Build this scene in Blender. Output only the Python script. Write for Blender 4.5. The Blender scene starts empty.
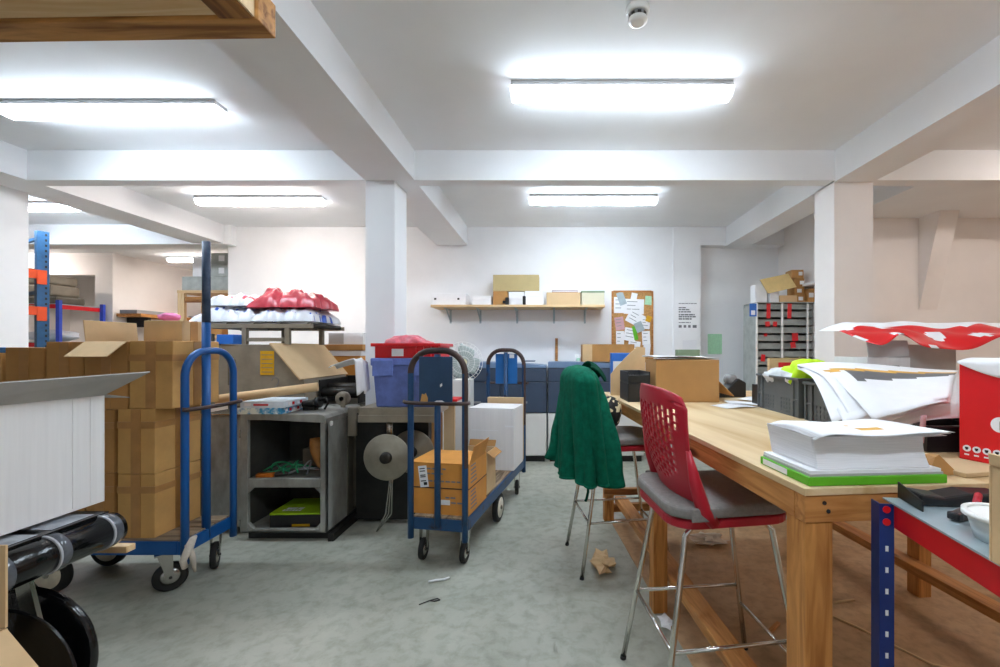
import bpy, bmesh, math, random
from mathutils import Vector, Matrix
random.seed(11)
SC = bpy.context.scene
COL = SC.collection
PI = math.pi

# ---- camera model: focal length and principal point measured from the photograph (1000 x 667) ----
F, CX, CY, EYE = 430.0, 552.0, 349.0, 1.30
def X(px, d): return (px - CX) * d / F          # world x of a picture column at distance d
def Z(py, d): return EYE - (py - CY) * d / F    # world z of a picture row at distance d

cam = bpy.data.cameras.new('camera'); cam_o = bpy.data.objects.new('camera', cam); COL.objects.link(cam_o)
cam_o.location = (0, 0, EYE); cam_o.rotation_euler = (PI / 2, 0, 0)
cam.sensor_width = 36; cam.lens = 36 * F / 1000
cam.shift_x = -(CX - 500) / 1000; cam.shift_y = (CY - 333.5) / 1000
cam.clip_start = 0.02
SC.camera = cam_o
SC.view_settings.view_transform = 'Standard'; SC.view_settings.look = 'None'
SC.view_settings.gamma = 1; SC.view_settings.use_curve_mapping = False
SC.view_settings.exposure = 2.15
SC.cycles.use_denoising = True
SC.cycles.max_bounces = 10; SC.cycles.diffuse_bounces = 7; SC.cycles.sample_clamp_indirect = 6
w = bpy.data.worlds.new('world'); SC.world = w; w.use_nodes = True
w.node_tree.nodes['Background'].inputs[0].default_value = (.8, .85, .9, 1)
w.node_tree.nodes['Background'].inputs[1].default_value = 0.6

# ---------------------------------------------------------------- materials
def lin(c):
    if isinstance(c, str):
        c = [int(c[i:i + 2], 16) / 255 for i in (0, 2, 4)]
        c = [v / 12.92 if v <= .04045 else ((v + .055) / 1.055) ** 2.4 for v in c]
    return tuple(c)
def mul(c, k): return tuple(min(1, v * k) for v in c)
def mat(name, col, rough=.6, metal=0, var=.12, scale=9, stretch=(1, 1, 1), bump=0, col2=None, spec=.5, lo=.35, hi=.65, detail=5, trans=0, alpha=1):
    m = bpy.data.materials.new(name); m.use_nodes = True
    nt = m.node_tree; b = nt.nodes['Principled BSDF']
    c = lin(col)
    b.inputs['Roughness'].default_value = rough; b.inputs['Metallic'].default_value = metal
    b.inputs['Specular IOR Level'].default_value = spec
    if trans: b.inputs['Transmission Weight'].default_value = trans
    if alpha < 1: b.inputs['Alpha'].default_value = alpha
    if var <= 0 and col2 is None:
        b.inputs['Base Color'].default_value = (*c, 1); return m
    tc = nt.nodes.new('ShaderNodeTexCoord'); mp = nt.nodes.new('ShaderNodeMapping'); no = nt.nodes.new('ShaderNodeTexNoise')
    mp.inputs['Scale'].default_value = stretch; no.inputs['Scale'].default_value = scale; no.inputs['Detail'].default_value = detail
    no.inputs['Roughness'].default_value = .6
    ra = nt.nodes.new('ShaderNodeValToRGB'); ra.color_ramp.elements[0].position = lo; ra.color_ramp.elements[1].position = hi
    a, d = (mul(c, 1 - var), mul(c, 1 + var)) if col2 is None else (lin(col2), c)
    ra.color_ramp.elements[0].color = (*a, 1); ra.color_ramp.elements[1].color = (*d, 1)
    L = nt.links.new
    L(tc.outputs['Object'], mp.inputs['Vector']); L(mp.outputs['Vector'], no.inputs['Vector'])
    L(no.outputs['Fac'], ra.inputs['Fac']); L(ra.outputs['Color'], b.inputs['Base Color'])
    if bump:
        bu = nt.nodes.new('ShaderNodeBump'); bu.inputs['Strength'].default_value = bump; bu.inputs['Distance'].default_value = .01
        L(no.outputs['Fac'], bu.inputs['Height']); L(bu.outputs['Normal'], b.inputs['Normal'])
    return m
def emit(name, col, strength):
    m = bpy.data.materials.new(name); m.use_nodes = True; b = m.node_tree.nodes['Principled BSDF']
    b.inputs['Base Color'].default_value = (.9, .9, .9, 1)
    b.inputs['Emission Color'].default_value = (*lin(col), 1); b.inputs['Emission Strength'].default_value = strength
    return m
def wood(name, c1, c2, axis='x', scale=1.0, rough=.55, knots=True):
    m = bpy.data.materials.new(name); m.use_nodes = True; nt = m.node_tree; b = nt.nodes['Principled BSDF']; L = nt.links.new
    b.inputs['Roughness'].default_value = rough; b.inputs['Specular IOR Level'].default_value = .35
    tc = nt.nodes.new('ShaderNodeTexCoord'); mp = nt.nodes.new('ShaderNodeMapping')
    s = {'x': (1.2, 14, 14), 'y': (14, 1.2, 14), 'z': (14, 14, 1.2)}[axis]
    mp.inputs['Scale'].default_value = tuple(v * scale for v in s)
    no = nt.nodes.new('ShaderNodeTexNoise'); no.inputs['Scale'].default_value = 2.2; no.inputs['Detail'].default_value = 7; no.inputs['Distortion'].default_value = 1.2
    ra = nt.nodes.new('ShaderNodeValToRGB'); e = ra.color_ramp.elements
    e[0].position = .3; e[0].color = (*lin(c2), 1); e[1].position = .62; e[1].color = (*lin(c1), 1)
    L(tc.outputs['Object'], mp.inputs['Vector']); L(mp.outputs['Vector'], no.inputs['Vector']); L(no.outputs['Fac'], ra.inputs['Fac'])
    if knots:
        vo = nt.nodes.new('ShaderNodeTexVoronoi'); vo.inputs['Scale'].default_value = 1.0
        mk = nt.nodes.new('ShaderNodeMapping'); k = {'x': (2.2, 7, 7), 'y': (7, 2.2, 7), 'z': (7, 7, 2.2)}[axis]; mk.inputs['Scale'].default_value = k
        rk = nt.nodes.new('ShaderNodeValToRGB'); rk.color_ramp.elements[0].position = .07; rk.color_ramp.elements[1].position = .16
        rk.color_ramp.elements[0].color = (.28, .22, .18, 1); rk.color_ramp.elements[1].color = (1, 1, 1, 1)
        mx = nt.nodes.new('ShaderNodeMix'); mx.data_type = 'RGBA'; mx.blend_type = 'MULTIPLY'; mx.inputs['Factor'].default_value = 1
        L(tc.outputs['Object'], mk.inputs['Vector']); L(mk.outputs['Vector'], vo.inputs['Vector']); L(vo.outputs['Distance'], rk.inputs['Fac'])
        L(ra.outputs['Color'], mx.inputs['A']); L(rk.outputs['Color'], mx.inputs['B']); L(mx.outputs['Result'], b.inputs['Base Color'])
    else: L(ra.outputs['Color'], b.inputs['Base Color'])
    bu = nt.nodes.new('ShaderNodeBump'); bu.inputs['Strength'].default_value = .15; bu.inputs['Distance'].default_value = .005
    L(no.outputs['Fac'], bu.inputs['Height']); L(bu.outputs['Normal'], b.inputs['Normal'])
    return m
def floor_mat(name, base, dark, light, scale=1.0, rough=.35, dirt='3A2F22', dirt_amt=.5):
    m = bpy.data.materials.new(name); m.use_nodes = True; nt = m.node_tree; b = nt.nodes['Principled BSDF']; L = nt.links.new
    tc = nt.nodes.new('ShaderNodeTexCoord')
    def noise(sc, det, dis=0):
        n = nt.nodes.new('ShaderNodeTexNoise'); n.inputs['Scale'].default_value = sc * scale; n.inputs['Detail'].default_value = det
        n.inputs['Distortion'].default_value = dis; n.inputs['Roughness'].default_value = .62; L(tc.outputs['Object'], n.inputs['Vector']); return n
    def ramp(n, stops):
        r = nt.nodes.new('ShaderNodeValToRGB'); el = r.color_ramp.elements
        el[0].position, el[0].color = stops[0][0], (*lin(stops[0][1]), 1); el[1].position, el[1].color = stops[-1][0], (*lin(stops[-1][1]), 1)
        for p, c in stops[1:-1]:
            q = el.new(p); q.color = (*lin(c), 1)
        L(n.outputs['Fac'], r.inputs['Fac']); return r
    a = ramp(noise(1.6, 9, .6), [(.3, dark), (.5, base), (.72, light)])
    c = ramp(noise(14, 8, .3), [(.33, 'D6D6D0'), (.55, 'FFFFFF')])
    d = ramp(noise(3.1, 12, 1.5), [(.25, dirt), (.25 + .14 * dirt_amt, 'FFFFFF')])
    def mulmix(p, q, f):
        x = nt.nodes.new('ShaderNodeMix'); x.data_type = 'RGBA'; x.blend_type = 'MULTIPLY'; x.inputs['Factor'].default_value = f
        L(p, x.inputs['A']); L(q, x.inputs['B']); return x.outputs['Result']
    o = mulmix(mulmix(a.outputs['Color'], c.outputs['Color'], .8), d.outputs['Color'], .7)
    L(o, b.inputs['Base Color'])
    rr = nt.nodes.new('ShaderNodeMapRange'); rr.inputs['To Min'].default_value = rough - .1; rr.inputs['To Max'].default_value = rough + .3
    L(noise(4, 6).outputs['Fac'], rr.inputs['Value']); L(rr.outputs['Result'], b.inputs['Roughness'])
    bu = nt.nodes.new('ShaderNodeBump'); bu.inputs['Strength'].default_value = .12; bu.inputs['Distance'].default_value = .01
    L(noise(30, 6).outputs['Fac'], bu.inputs['Height']); L(bu.outputs['Normal'], b.inputs['Normal'])
    return m
def spots(name, base, spot, ring, scale):
    m = bpy.data.materials.new(name); m.use_nodes = True; nt = m.node_tree; b = nt.nodes['Principled BSDF']; L = nt.links.new
    tc = nt.nodes.new('ShaderNodeTexCoord'); v = nt.nodes.new('ShaderNodeTexNoise'); v.inputs['Scale'].default_value = scale; v.inputs['Detail'].default_value = 1
    r = nt.nodes.new('ShaderNodeValToRGB'); e = r.color_ramp.elements; r.color_ramp.interpolation = 'CONSTANT'
    e[0].position = 0; e[0].color = (*lin(base), 1); e[1].position = .47; e[1].color = (*lin(ring), 1)
    q = e.new(.60); q.color = (*lin(spot), 1)
    L(tc.outputs['Object'], v.inputs['Vector']); L(v.outputs['Fac'], r.inputs['Fac']); L(r.outputs['Color'], b.inputs['Base Color'])
    b.inputs['Roughness'].default_value = .8
    return m

M = dict(
    wall=mat('painted_wall', 'EFEFF0', .75, var=.02, scale=3),
    wallwarm=mat('warm_painted_wall', 'EEE8E4', .75, var=.03, scale=2),
    ceil=mat('ceiling_paint', 'EDEFF1', .8, var=.02, scale=2),
    beam=mat('beam_paint', 'EDEEF0', .75, var=.02, scale=2),
    steel=mat('brushed_steel', 'B8B6B0', .25, 1, .08),
    chrome=mat('chrome', 'D8D6D0', .16, 1, 0),
    dsteel=mat('dark_steel', '3A3835', .45, .8, .3, 12),
    gsteel=mat('grey_machine_steel', 'A9A9A2', .5, .15, .22, 6, (1, 1, .5), .05, col2='7C7B74'),
    taupe=mat('taupe_machine_paint', '8A8070', .5, .1, .14, 7),
    dtaupe=mat('dark_taupe_machine_paint', '5B5549', .5, .2, .25, 7),
    lining=mat('dark_grey_lining', '4C4B47', .6, .1, .2, 8),
    mblack=mat('machine_black', '1B1A18', .5, .2, .4, 10),
    black=mat('black_plastic', '1B1B1D', .4, 0, .2),
    rubber=mat('black_rubber', '1A1917', .75, 0, .2),
    gloss=mat('glossy_black_film', '0E0E0F', .08, 0, .3, 25, bump=.25),
    filmd=mat('smoky_film', '54585F', .12, 0, .3, 20),
    film=mat('grey_clear_film', 'B9BDC4', .15, 0, .2, 20),
    blue=mat('blue_trolley_paint', '08559B', .4, .1, .0, 7, col2='3B2A22', lo=.30, hi=.36),
    dblue=mat('dark_blue_trolley_paint', '194672', .42, .1, .0, 6, col2='2C221F', lo=.33, hi=.42),
    polegrey=mat('worn_blue_grey_paint', '4A5B72', .5, .2, .25, 12, col2='2C3B55'),
    rust=mat('rusty_dark_tube', '4A3B38', .5, .4, .25, 10),
    navyplate=mat('dark_blue_plate', '2B4767', .45, 0, .12, 7),
    skyplate=mat('bright_blue_plate', '2069AE', .45, 0, .1, 5),
    deck=wood('worn_deck_board', 'A08B72', '5E4A38', 'y', 1, .7, False),
    cream=mat('cream_wheel', 'D8D0BC', .5, 0, .15, 14),
    card=mat('cardboard', 'CF9F5E', .75, 0, .1, 5, bump=.03),
    cardd=mat('brown_cardboard', 'B5844B', .75, 0, .12, 5, bump=.03),
    cardl=mat('pale_cardboard', 'D6B588', .75, 0, .08, 5, bump=.03),
    cardo=mat('orange_cardboard', 'D6913F', .7, 0, .08, 6),
    cardw=mat('white_cardboard', 'E9E7E6', .6, 0, .03, 60, (1, 1, .03)),
    cardg=mat('grey_and_shaded_card', 'B4B3B1', .8, 0, .06, 10),
    kraft=mat('kraft_board', 'CBAE86', .75, 0, .06, 4),
    cardm=mat('tan_cardboard', 'BF9059', .75, 0, .06, 5, bump=.02),
    tape=mat('brown_tape', 'B5834A', .3, 0, .1, 12),
    paper=mat('white_paper', 'F0F0F2', .7, 0, .02, 20),
    edges=mat('paper_edges', 'E9E9EC', .8, 0, .07, 10, (1, 1, 60)),
    ink=mat('grey_ink', '7A7B80', .7, 0, 0),
    inkl=mat('faint_ink', '6A6B70', .7, 0, 0), inkb=mat('black_ink', '1E1E20', .7, 0, 0),
    green=mat('green_card', '5FB51E', .5, 0, .06),
    lime=mat('lime_card', 'A6CF1B', .5, 0, .06),
    red=mat('red_plastic', 'D3151E', .35, 0, .08),
    redpr=mat('red_printed_card', 'DD141C', .4, 0, .04),
    crimson=mat('crimson_moulded_plastic', 'B3152B', .38, 0, .05),
    fabric=mat('grey_seat_fabric', '85807C', .85, 0, .1, 60),
    coat=mat('green_fleece', '0A6049', .95, 0, .2, 30, bump=.2, spec=.15),
    coatd=mat('dark_green_fleece', '07402F', .95, 0, .2, 30, spec=.15),
    leopard=spots('leopard_print', 'D8C49A', '14100C', '14100C', 26),
    ply=wood('plywood_top', 'E0C69C', 'C6A371', 'y', .3, .5, False),
    pine=wood('pine', 'CC9052', '9A5E29', 'x'), piney=wood('pine_along', 'CC9052', '9A5E29', 'y'), pinez=wood('pine_upright', 'D0924F', '9E612B', 'z'),
    oldpine=wood('old_pine', 'B8834A', '7A4A22', 'x', 1), darkpine=wood('dark_old_pine', 'C58E50', '7A4A20', 'x', 1), darkpiney=wood('dark_old_pine_along', 'B07A40', '6A3F1A', 'y', 1), oldpiney=wood('old_pine_along', '9A6230', '5C3413', 'y', 1),
    palepine=wood('pale_pine', 'E4C79C', 'CFA673', 'z', 1, .6, False), palepinex=wood('pale_pine_along', 'E4C79C', 'CFA673', 'x', 1, .6, False),
    lblue=mat('blue_shelf_post', '16357E', .4, .2, .1), lred=mat('red_shelf_beam', 'D01420', .35, .1, .06),
    galv=mat('galvanised_sheet', 'A9B8BE', .35, .3, .1, 9),
    rackblue=mat('rack_blue', '2C5C86', .45, .2, .2, 10), orange=mat('rack_orange', 'F0531C', .45, .1, .08), violet=mat('blue_violet_post', '3A53C4', .4, .1, .1),
    crateg=mat('dark_grey_crate', '5A6063', .5, 0, .06), crateb=mat('blue_crate', '6476B8', .5, 0, .15, 14),
    navy=mat('navy_printer_panel', '3C4A5F', .4, 0, .04), navyl=mat('light_navy_panel', '6F86A6', .4, 0, .04), pwhite=mat('printer_white', 'DDDCD8', .45, 0, .02), grey=mat('mid_grey_plastic', '8E9092', .45, 0, .05),
    white=mat('white_plastic', 'EDEDEA', .4, 0, .02), clear=mat('milky_tub_plastic', 'DDE4E6', .3, 0, .04, trans=.3),
    fanglass=mat('pale_fan_blade', 'AEB9B6', .35, 0, .05),
    cork=mat('cork', 'BE8E55', .9, 0, .2, 60), yellow=mat('yellow_label', 'D9A514', .5, 0, .1, 20),
    sack=mat('white_plastic_sack', 'DADCE2', .3, 0, .08, 10, bump=.1), sackblue=mat('blue_print', '1F4FB5', .4, 0, 0), sackred=mat('red_plastic_sack', 'C4434F', .28, 0, .16, 12, bump=.15),
    pink=mat('pink_plastic_bag', 'E0707F', .35, 0, .2, 25, bump=.3), hotpink=mat('pink_sheet', 'E879B4', .6, 0, .05),
    hivis=mat('lime_yellow_fabric', 'C9F41C', .7, 0, .06), discsteel=mat('aged_disc_steel', '989283', .45, .4, .15, 8), beigeg=mat('beige_grey_card', 'C9C4AC', .7, 0, .04), olive=mat('olive_brown_card', 'B7A474', .7, 0, .04), gfile=mat('pale_green_sheet', 'AEDCB4', .7, 0, .08, 40), gcloth=mat('dull_green_board', '7E9377', .7, 0, .1),
    badge=mat('pale_badge', 'E8E0B8', .5, 0, 0), cable=mat('green_cable', '2F9E6C', .5, 0, .1), brownp=mat('brown_wrapping_paper', 'B27A3F', .7, 0, .2, 12, bump=.4), orangeb=mat('orange_tool', 'D97A22', .5, 0, .2),
    tool=mat('dull_brown_tool', '4B403D', .5, .1, .2), mesh=mat('grey_wire_shelf', '9FA6A4', .4, .5, .1), shelfsheet=mat('grey_tray_sheet', 'A8ADA9', .5, 0, .12, 12),
    manila=mat('manila_card', 'D9BE82', .75, 0, .08), yprint=mat('yellow_print', 'E6B04A', .6, 0, .15, 20), dprint=mat('grey_print', '6B6B6E', .55, 0, .15, 9), rose=mat('dusty_pink_paper', 'CDA0A4', .7, 0, .08),
    gamebox=mat('blue_picture_box', '3E9BC9', .45, 0, .3, 16, col2='E9F0E8', lo=.45, hi=.56), gameboxb=mat('pale_picture_box', 'DCE6EE', .45, 0, .1, 12),
    maroon=mat('maroon_book', '7A2430', .5, 0, .1), bluebox=mat('bright_blue_card', '2A6CC4', .5, 0, .05), tissue=mat('crumpled_tissue', 'CFC4B6', .8, 0, .1, 30, bump=.3),
    lamp=mat('lamp_housing', 'C9CACC', .4, 0, .02),
    lampon=emit('lit_lamp_diffuser', 'DEEEFC', 15.0), lampside=emit('lit_lens_flank', 'EAF3FF', 2.2), lampcap=emit('lit_lamp_end', 'EAF2FF', 1.2), lampdim=emit('dimmer_warm_lamp', 'FFF0E4', 8.5), lampwarm=emit('warm_lit_lamp_diffuser', 'FFF4EC', 13.5),
    floor=floor_mat('concrete_floor', 'A9AA9D', '989A8C', 'B5B6A9', 1.0, .34, '8E8A7C', .4),
    brownfloor=floor_mat('brown_worn_floor', 'B8946C', '96754F', 'C7A580', 1.3, .5, '6E563C', .5),
)

# ---------------------------------------------------------------- mesh helpers
class MB:
    def __init__(s, mats):
        s.bm = bmesh.new(); s.mats = [M[k] for k in mats.split()]
    def _faces(s, fs, mi, smooth=False):
        for f in fs: f.material_index = mi; f.smooth = smooth
    def box(s, x0, x1, y0, y1, z0, z1, mi=0, m=None):
        co = [(x0, y0, z0), (x1, y0, z0), (x1, y1, z0), (x0, y1, z0), (x0, y0, z1), (x1, y0, z1), (x1, y1, z1), (x0, y1, z1)]
        return s.hexa(co, mi, m)
    def hexa(s, co, mi=0, m=None):
        v = [s.bm.verts.new(m @ Vector(c) if m else c) for c in co]
        fs = [s.bm.faces.new([v[i] for i in q]) for q in ((3, 2, 1, 0), (4, 5, 6, 7), (0, 1, 5, 4), (1, 2, 6, 5), (2, 3, 7, 6), (3, 0, 4, 7))]
        s._faces(fs, mi); return s
    def prism(s, poly, a0, a1, axis='y', mi=0, smooth=False):
        def p(u, v, t): return {'x': (t, u, v), 'y': (u, t, v), 'z': (u, v, t)}[axis]
        A = [s.bm.verts.new(p(u, v, a0)) for u, v in poly]; B = [s.bm.verts.new(p(u, v, a1)) for u, v in poly]
        n = len(poly); sd = [s.bm.faces.new((A[i], A[(i + 1) % n], B[(i + 1) % n], B[i])) for i in range(n)]
        s._faces(sd, mi, smooth); s._faces([s.bm.faces.new(A[::-1]), s.bm.faces.new(B)], mi); return s
    def tube(s, pts, r, n=10, mi=0, closed=False, cap=True):
        P = [Vector(p) for p in pts]; k = len(P); rings = []
        rr = r if isinstance(r, (list, tuple)) else [r] * k
        nor = None
        for i in range(k):
            if closed: t = P[(i + 1) % k] - P[i - 1]
            else: t = P[min(i + 1, k - 1)] - P[max(i - 1, 0)]
            t = t.normalized()
            if nor is None:
                nor = t.orthogonal().normalized()
            nor = (nor - t * nor.dot(t))
            nor = nor.normalized() if nor.length > 1e-6 else t.orthogonal().normalized()
            b = t.cross(nor)
            rings.append([s.bm.verts.new(P[i] + (nor * math.cos(2 * PI * j / n) + b * math.sin(2 * PI * j / n)) * rr[i]) for j in range(n)])
        fs = []
        for i in range(k if closed else k - 1):
            a, c = rings[i], rings[(i + 1) % k]
            off = 0
            if closed and i == k - 1:
                off = min(range(n), key=lambda o: sum((a[j].co - c[(j + o) % n].co).length for j in range(0, n, 3)))
            for j in range(n): fs.append(s.bm.faces.new((a[j], a[(j + 1) % n], c[(j + 1 + off) % n], c[(j + off) % n])))
        s._faces(fs, mi, True)
        if cap and not closed: s._faces([s.bm.faces.new(rings[0][::-1]), s.bm.faces.new(rings[-1])], mi)
        return s
    def cyl(s, p0, p1, r0, r1=None, n=24, mi=0):
        p0, p1 = Vector(p0), Vector(p1); r1 = r0 if r1 is None else r1
        return s.tube([p0, p1], [r0, r1], n, mi)
    def lathe(s, prof, c, axis='z', n=28, mi=0, smooth=True):
        c = Vector(c); rings = []
        for r, h in prof:
            ring = []
            for j in range(n):
                a = 2 * PI * j / n; u, v = r * math.cos(a), r * math.sin(a)
                ring.append(s.bm.verts.new(c + Vector({'z': (u, v, h), 'y': (u, h, v), 'x': (h, u, v)}[axis])))
            rings.append(ring)
        fs = [s.bm.faces.new((rings[i][j], rings[i][(j + 1) % n], rings[i + 1][(j + 1) % n], rings[i + 1][j])) for i in range(len(rings) - 1) for j in range(n)]
        s._faces(fs, mi, smooth); s._faces([s.bm.faces.new(rings[0][::-1]), s.bm.faces.new(rings[-1])], mi); return s
    def grid(s, fn, nu, nv, mi=0, hole=None, wrap=False, smooth=True, mfn=None):
        V = [[s.bm.verts.new(fn(i / nu, j / nv)) for j in range(nv + 1)] for i in range(nu + (0 if wrap else 1))]
        N = len(V)
        for i in range(nu):
            for j in range(nv):
                if hole and hole(i, j): continue
                f = s.bm.faces.new((V[i][j], V[(i + 1) % N][j], V[(i + 1) % N][j + 1], V[i][j + 1]))
                f.material_index = mfn(i, j) if mfn else mi; f.smooth = smooth
        return s
    def build(s, name, parent=None, loc=(0, 0, 0), rot=(0, 0, 0), bevel=0, solid=0, sub=0, seg=2, normals=True, off=0):
        if normals: bmesh.ops.recalc_face_normals(s.bm, faces=s.bm.faces[:])
        me = bpy.data.meshes.new(name); s.bm.to_mesh(me); s.bm.free()
        for m in s.mats: me.materials.append(m)
        o = bpy.data.objects.new(name, me); COL.objects.link(o)
        o.location = loc; o.rotation_euler = rot
        if parent: o.parent = parent
        if solid:
            q = o.modifiers.new('thickness', 'SOLIDIFY'); q.thickness = solid; q.offset = off
        if sub:
            q = o.modifiers.new('smooth', 'SUBSURF'); q.levels = sub; q.render_levels = sub
        if bevel:
            q = o.modifiers.new('bevel', 'BEVEL'); q.width = bevel; q.segments = seg; q.limit_method = 'ANGLE'; q.angle_limit = .7
        return o
def tag(o, label=None, cat=None, group=None, kind=None):
    if label: o['label'] = label
    if cat: o['category'] = cat
    if group: o['group'] = group
    if kind: o['kind'] = kind
    return o
def empty(name, loc=(0, 0, 0), rz=0, label=None, cat=None, group=None):
    o = bpy.data.objects.new(name, None); COL.objects.link(o); o.location = loc; o.rotation_euler = (0, 0, rz); o.empty_display_size = .1
    return tag(o, label, cat, group)
def copy_tree(o, parent=None, loc=None, rz=None, label=None):
    c = o.copy(); COL.objects.link(c)
    if parent: c.parent = parent
    for ch in [q for q in bpy.data.objects if q.parent == o]: copy_tree(ch, c)
    if loc is not None: c.location = loc
    if rz is not None: c.rotation_euler = (0, 0, rz)
    if label: c['label'] = label
    return c
def struct(name, mb, bevel=0):
    return tag(mb.build(name, bevel=bevel), kind='structure')
def arc(cx, cz, r, a0, a1, n=8): return [(cx + r * math.cos(math.radians(a0 + (a1 - a0) * i / n)), cz + r * math.sin(math.radians(a0 + (a1 - a0) * i / n))) for i in range(n + 1)]
def rrect(x0, x1, z0, z1, r, n=4):
    return arc(x1 - r, z1 - r, r, 0, 90, n) + arc(x0 + r, z1 - r, r, 90, 180, n) + arc(x0 + r, z0 + r, r, 180, 270, n) + arc(x1 - r, z0 + r, r, 270, 360, n)

# ================================================================ THE SETTING
CEIL, BEAM, YB, YW = 2.83, 2.60, 3.31, 5.39
struct('floor', MB('floor').box(-11, 6.6, -2.2, 11, -.12, 0))
struct('floor_covering', MB('brownfloor').prism([(.78, -.5), (6.5, -.5), (6.5, 4.2), (2.4, 4.2), (2.1, 3.28), (.44, 3.28)], -.002, .004, 'z'))
struct('ceiling', MB('ceil').box(-11, 6.6, -2.2, 11, CEIL, CEIL + .1))
struct('ceiling_low', MB('ceil').box(2.9, 6.6, YB + .12, 4.3, BEAM, CEIL))
struct('wall_back', MB('wall').box(-4.06, 1.86, YW, YW + .15, 0, CEIL))
struct('wall_recess', MB('wall').box(1.86, 2.95, YW + .14, YW + .29, 0, BEAM).box(1.86, 2.95, YW, YW + .29, BEAM, CEIL))
struct('trim_1', MB('wall').box(1.515, 1.86, YW - .012, YW + .001, 0, CEIL))
struct('wall_right', MB('wallwarm').box(2.91, 6.6, 4.27, YW + .3, 0, CEIL))
struct('wall_east', MB('wallwarm').box(6.5, 6.6, -2.2, 4.3, 0, CEIL))
struct('wall_front', MB('wall').box(-11, 6.6, -2.2, -2.1, 0, CEIL))
struct('wall_west', MB('wall').box(-11, -10.9, -2.2, 11, 0, CEIL))
# far room seen through the opening on the left
fw = MB('wallwarm').box(-11, -9.3, 6.85, 7.0, 0, CEIL).box(-7.28, -7.0, 6.85, 10.4, 0, CEIL).box(-9.3, -7.28, 6.85, 7.0, 2.48, CEIL).box(-9.3, -7.28, 8.3, 8.45, 0, CEIL).box(-9.4, -9.3, 6.85, 8.45, 0, CEIL)
struct('wall_left', fw)
struct('wall_far', MB('wallwarm').box(-7.2, -3.9, 9.6, 9.75, 0, CEIL).box(-4.06, -3.9, YW + .15, 9.7, 0, CEIL))
# beams and pillars
struct('ceiling_beam', MB('beam').box(-1.06, 2.18, YB, YB + .12, BEAM, CEIL))
struct('ceiling_beam', MB('beam').box(-4.04, -1.44, YB, YB + .12, BEAM, CEIL))
struct('ceiling_beam', MB('beam').box(2.48, 6.5, YB, YB + .12, BEAM, CEIL))
struct('ceiling_beam', MB('beam').box(-10.9, -4.42, YB, YB + .12, BEAM, CEIL))
struct('ceiling_beam', MB('beam').box(-1.44, -1.06, -2.1, YW, BEAM, CEIL))
struct('ceiling_beam', MB('beam').box(2.18, 2.48, -2.1, YW + .14, BEAM - .01, CEIL))
struct('ceiling_beam', MB('beam').box(-4.42, -4.04, -2.1, YW - .1, BEAM, CEIL))
struct('ceiling_beam', MB('beam').box(-10.9, -3.95, YW - .1, YW + .16, BEAM - .01, CEIL))
struct('pillar', MB('beam').box(-1.44, -1.215, YB + .01, YB + .28, 0, BEAM))
struct('pillar', MB('wallwarm').box(2.18, 2.48, YB + .01, YB + .26, 0, BEAM))
struct('pillar', MB('beam').box(-4.75, -4.37, YB + .01, YB + .28, 0, BEAM))
# sloped buttress on the right wall, narrow ledge in the recess
struct('trim_2', MB('wallwarm').hexa([(3.64, 4.265, 1.69), (3.82, 4.265, 1.69), (3.82, 4.28, 1.69), (3.64, 4.28, 1.69), (3.64, 4.03, BEAM), (3.82, 4.03, BEAM), (3.82, 4.28, BEAM), (3.64, 4.28, BEAM)]))
struct('trim_3', MB('wall').box(2.80, 2.91, 4.3, 5.06, 2.0, 2.03))

# lamps
def batten(name, x, y, label, m='lampon', L=1.27):
    r = empty(name, (x, y, CEIL), 0, label, 'light', 'ceiling strip lights')
    h = L / 2
    MB('lamp').prism([(-.05, 0), (.05, 0), (.057, -.026), (-.057, -.026)], -h, h, 'x').build('housing', r)
    df = MB(m + ' lampside').prism([(-.053, -.0265), (.053, -.0265), (.052, -.052), (.046, -.070), (.034, -.08), (-.034, -.08), (-.046, -.070), (-.052, -.052)], -h + .012, h - .012, 'x')
    df.bm.normal_update()
    bmesh.ops.recalc_face_normals(df.bm, faces=df.bm.faces[:])
    for f in df.bm.faces:
        if f.normal.z > -.3: f.material_index = 1      # lens flanks set much dimmer than the face, to cut glow on the ceiling
    df.build('diffuser', r)
    for s in (-1, 1):
        e = MB('lampcap').hexa([(s * (h - .012), -.055, -.03), (s * (h + .008), -.046, -.03), (s * (h + .008), .046, -.03), (s * (h - .012), .055, -.03), (s * (h - .012), -.036, -.081), (s * h, -.03, -.079), (s * h, .03, -.079), (s * (h - .012), .036, -.081)])
        e.build('end_cap', r)
    return r
batten('ceiling_light', .40, 2.50, 'large strip light on the ceiling nearest above the red chair and workbench')
batten('ceiling_light', .41, 4.30, 'strip light on the ceiling between the cross beam and the long wall shelf')
batten('ceiling_light', -2.74, 2.69, 'strip light on the ceiling behind the overhead timber frame, left bay', L=1.34)
batten('ceiling_light', -2.93, 4.33, 'strip light on the ceiling above the plastic sacks, beyond the left cross beam', 'lampwarm')
batten('ceiling_light', -5.62, 4.5, 'strip light partly hidden by the left pillar, above the blue rack post', L=1.3)
batten('ceiling_light', -5.74, 7.16, 'small distant warm strip light in the far left room', 'lampwarm')
batten('ceiling_light', 4.0, 2.55, 'strip light of the right bay, outside the right pillar', 'lampdim')
batten('ceiling_light', .40, .2, 'strip light overhead close to the smoke detector')  # added out of view overhead, for more light in the near bay
batten('ceiling_light', 4.0, .2, 'unseen strip light added overhead for fill in the right bay', 'lampdim')  # unseen lamp added to fill the near right bay with light

batten('ceiling_light', -8.3, 6.2, 'strip light added unseen behind the left pillar to brighten the far niche wall', 'lampwarm')  # added out of sight behind the pillar to lift the dark niche wall

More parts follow.
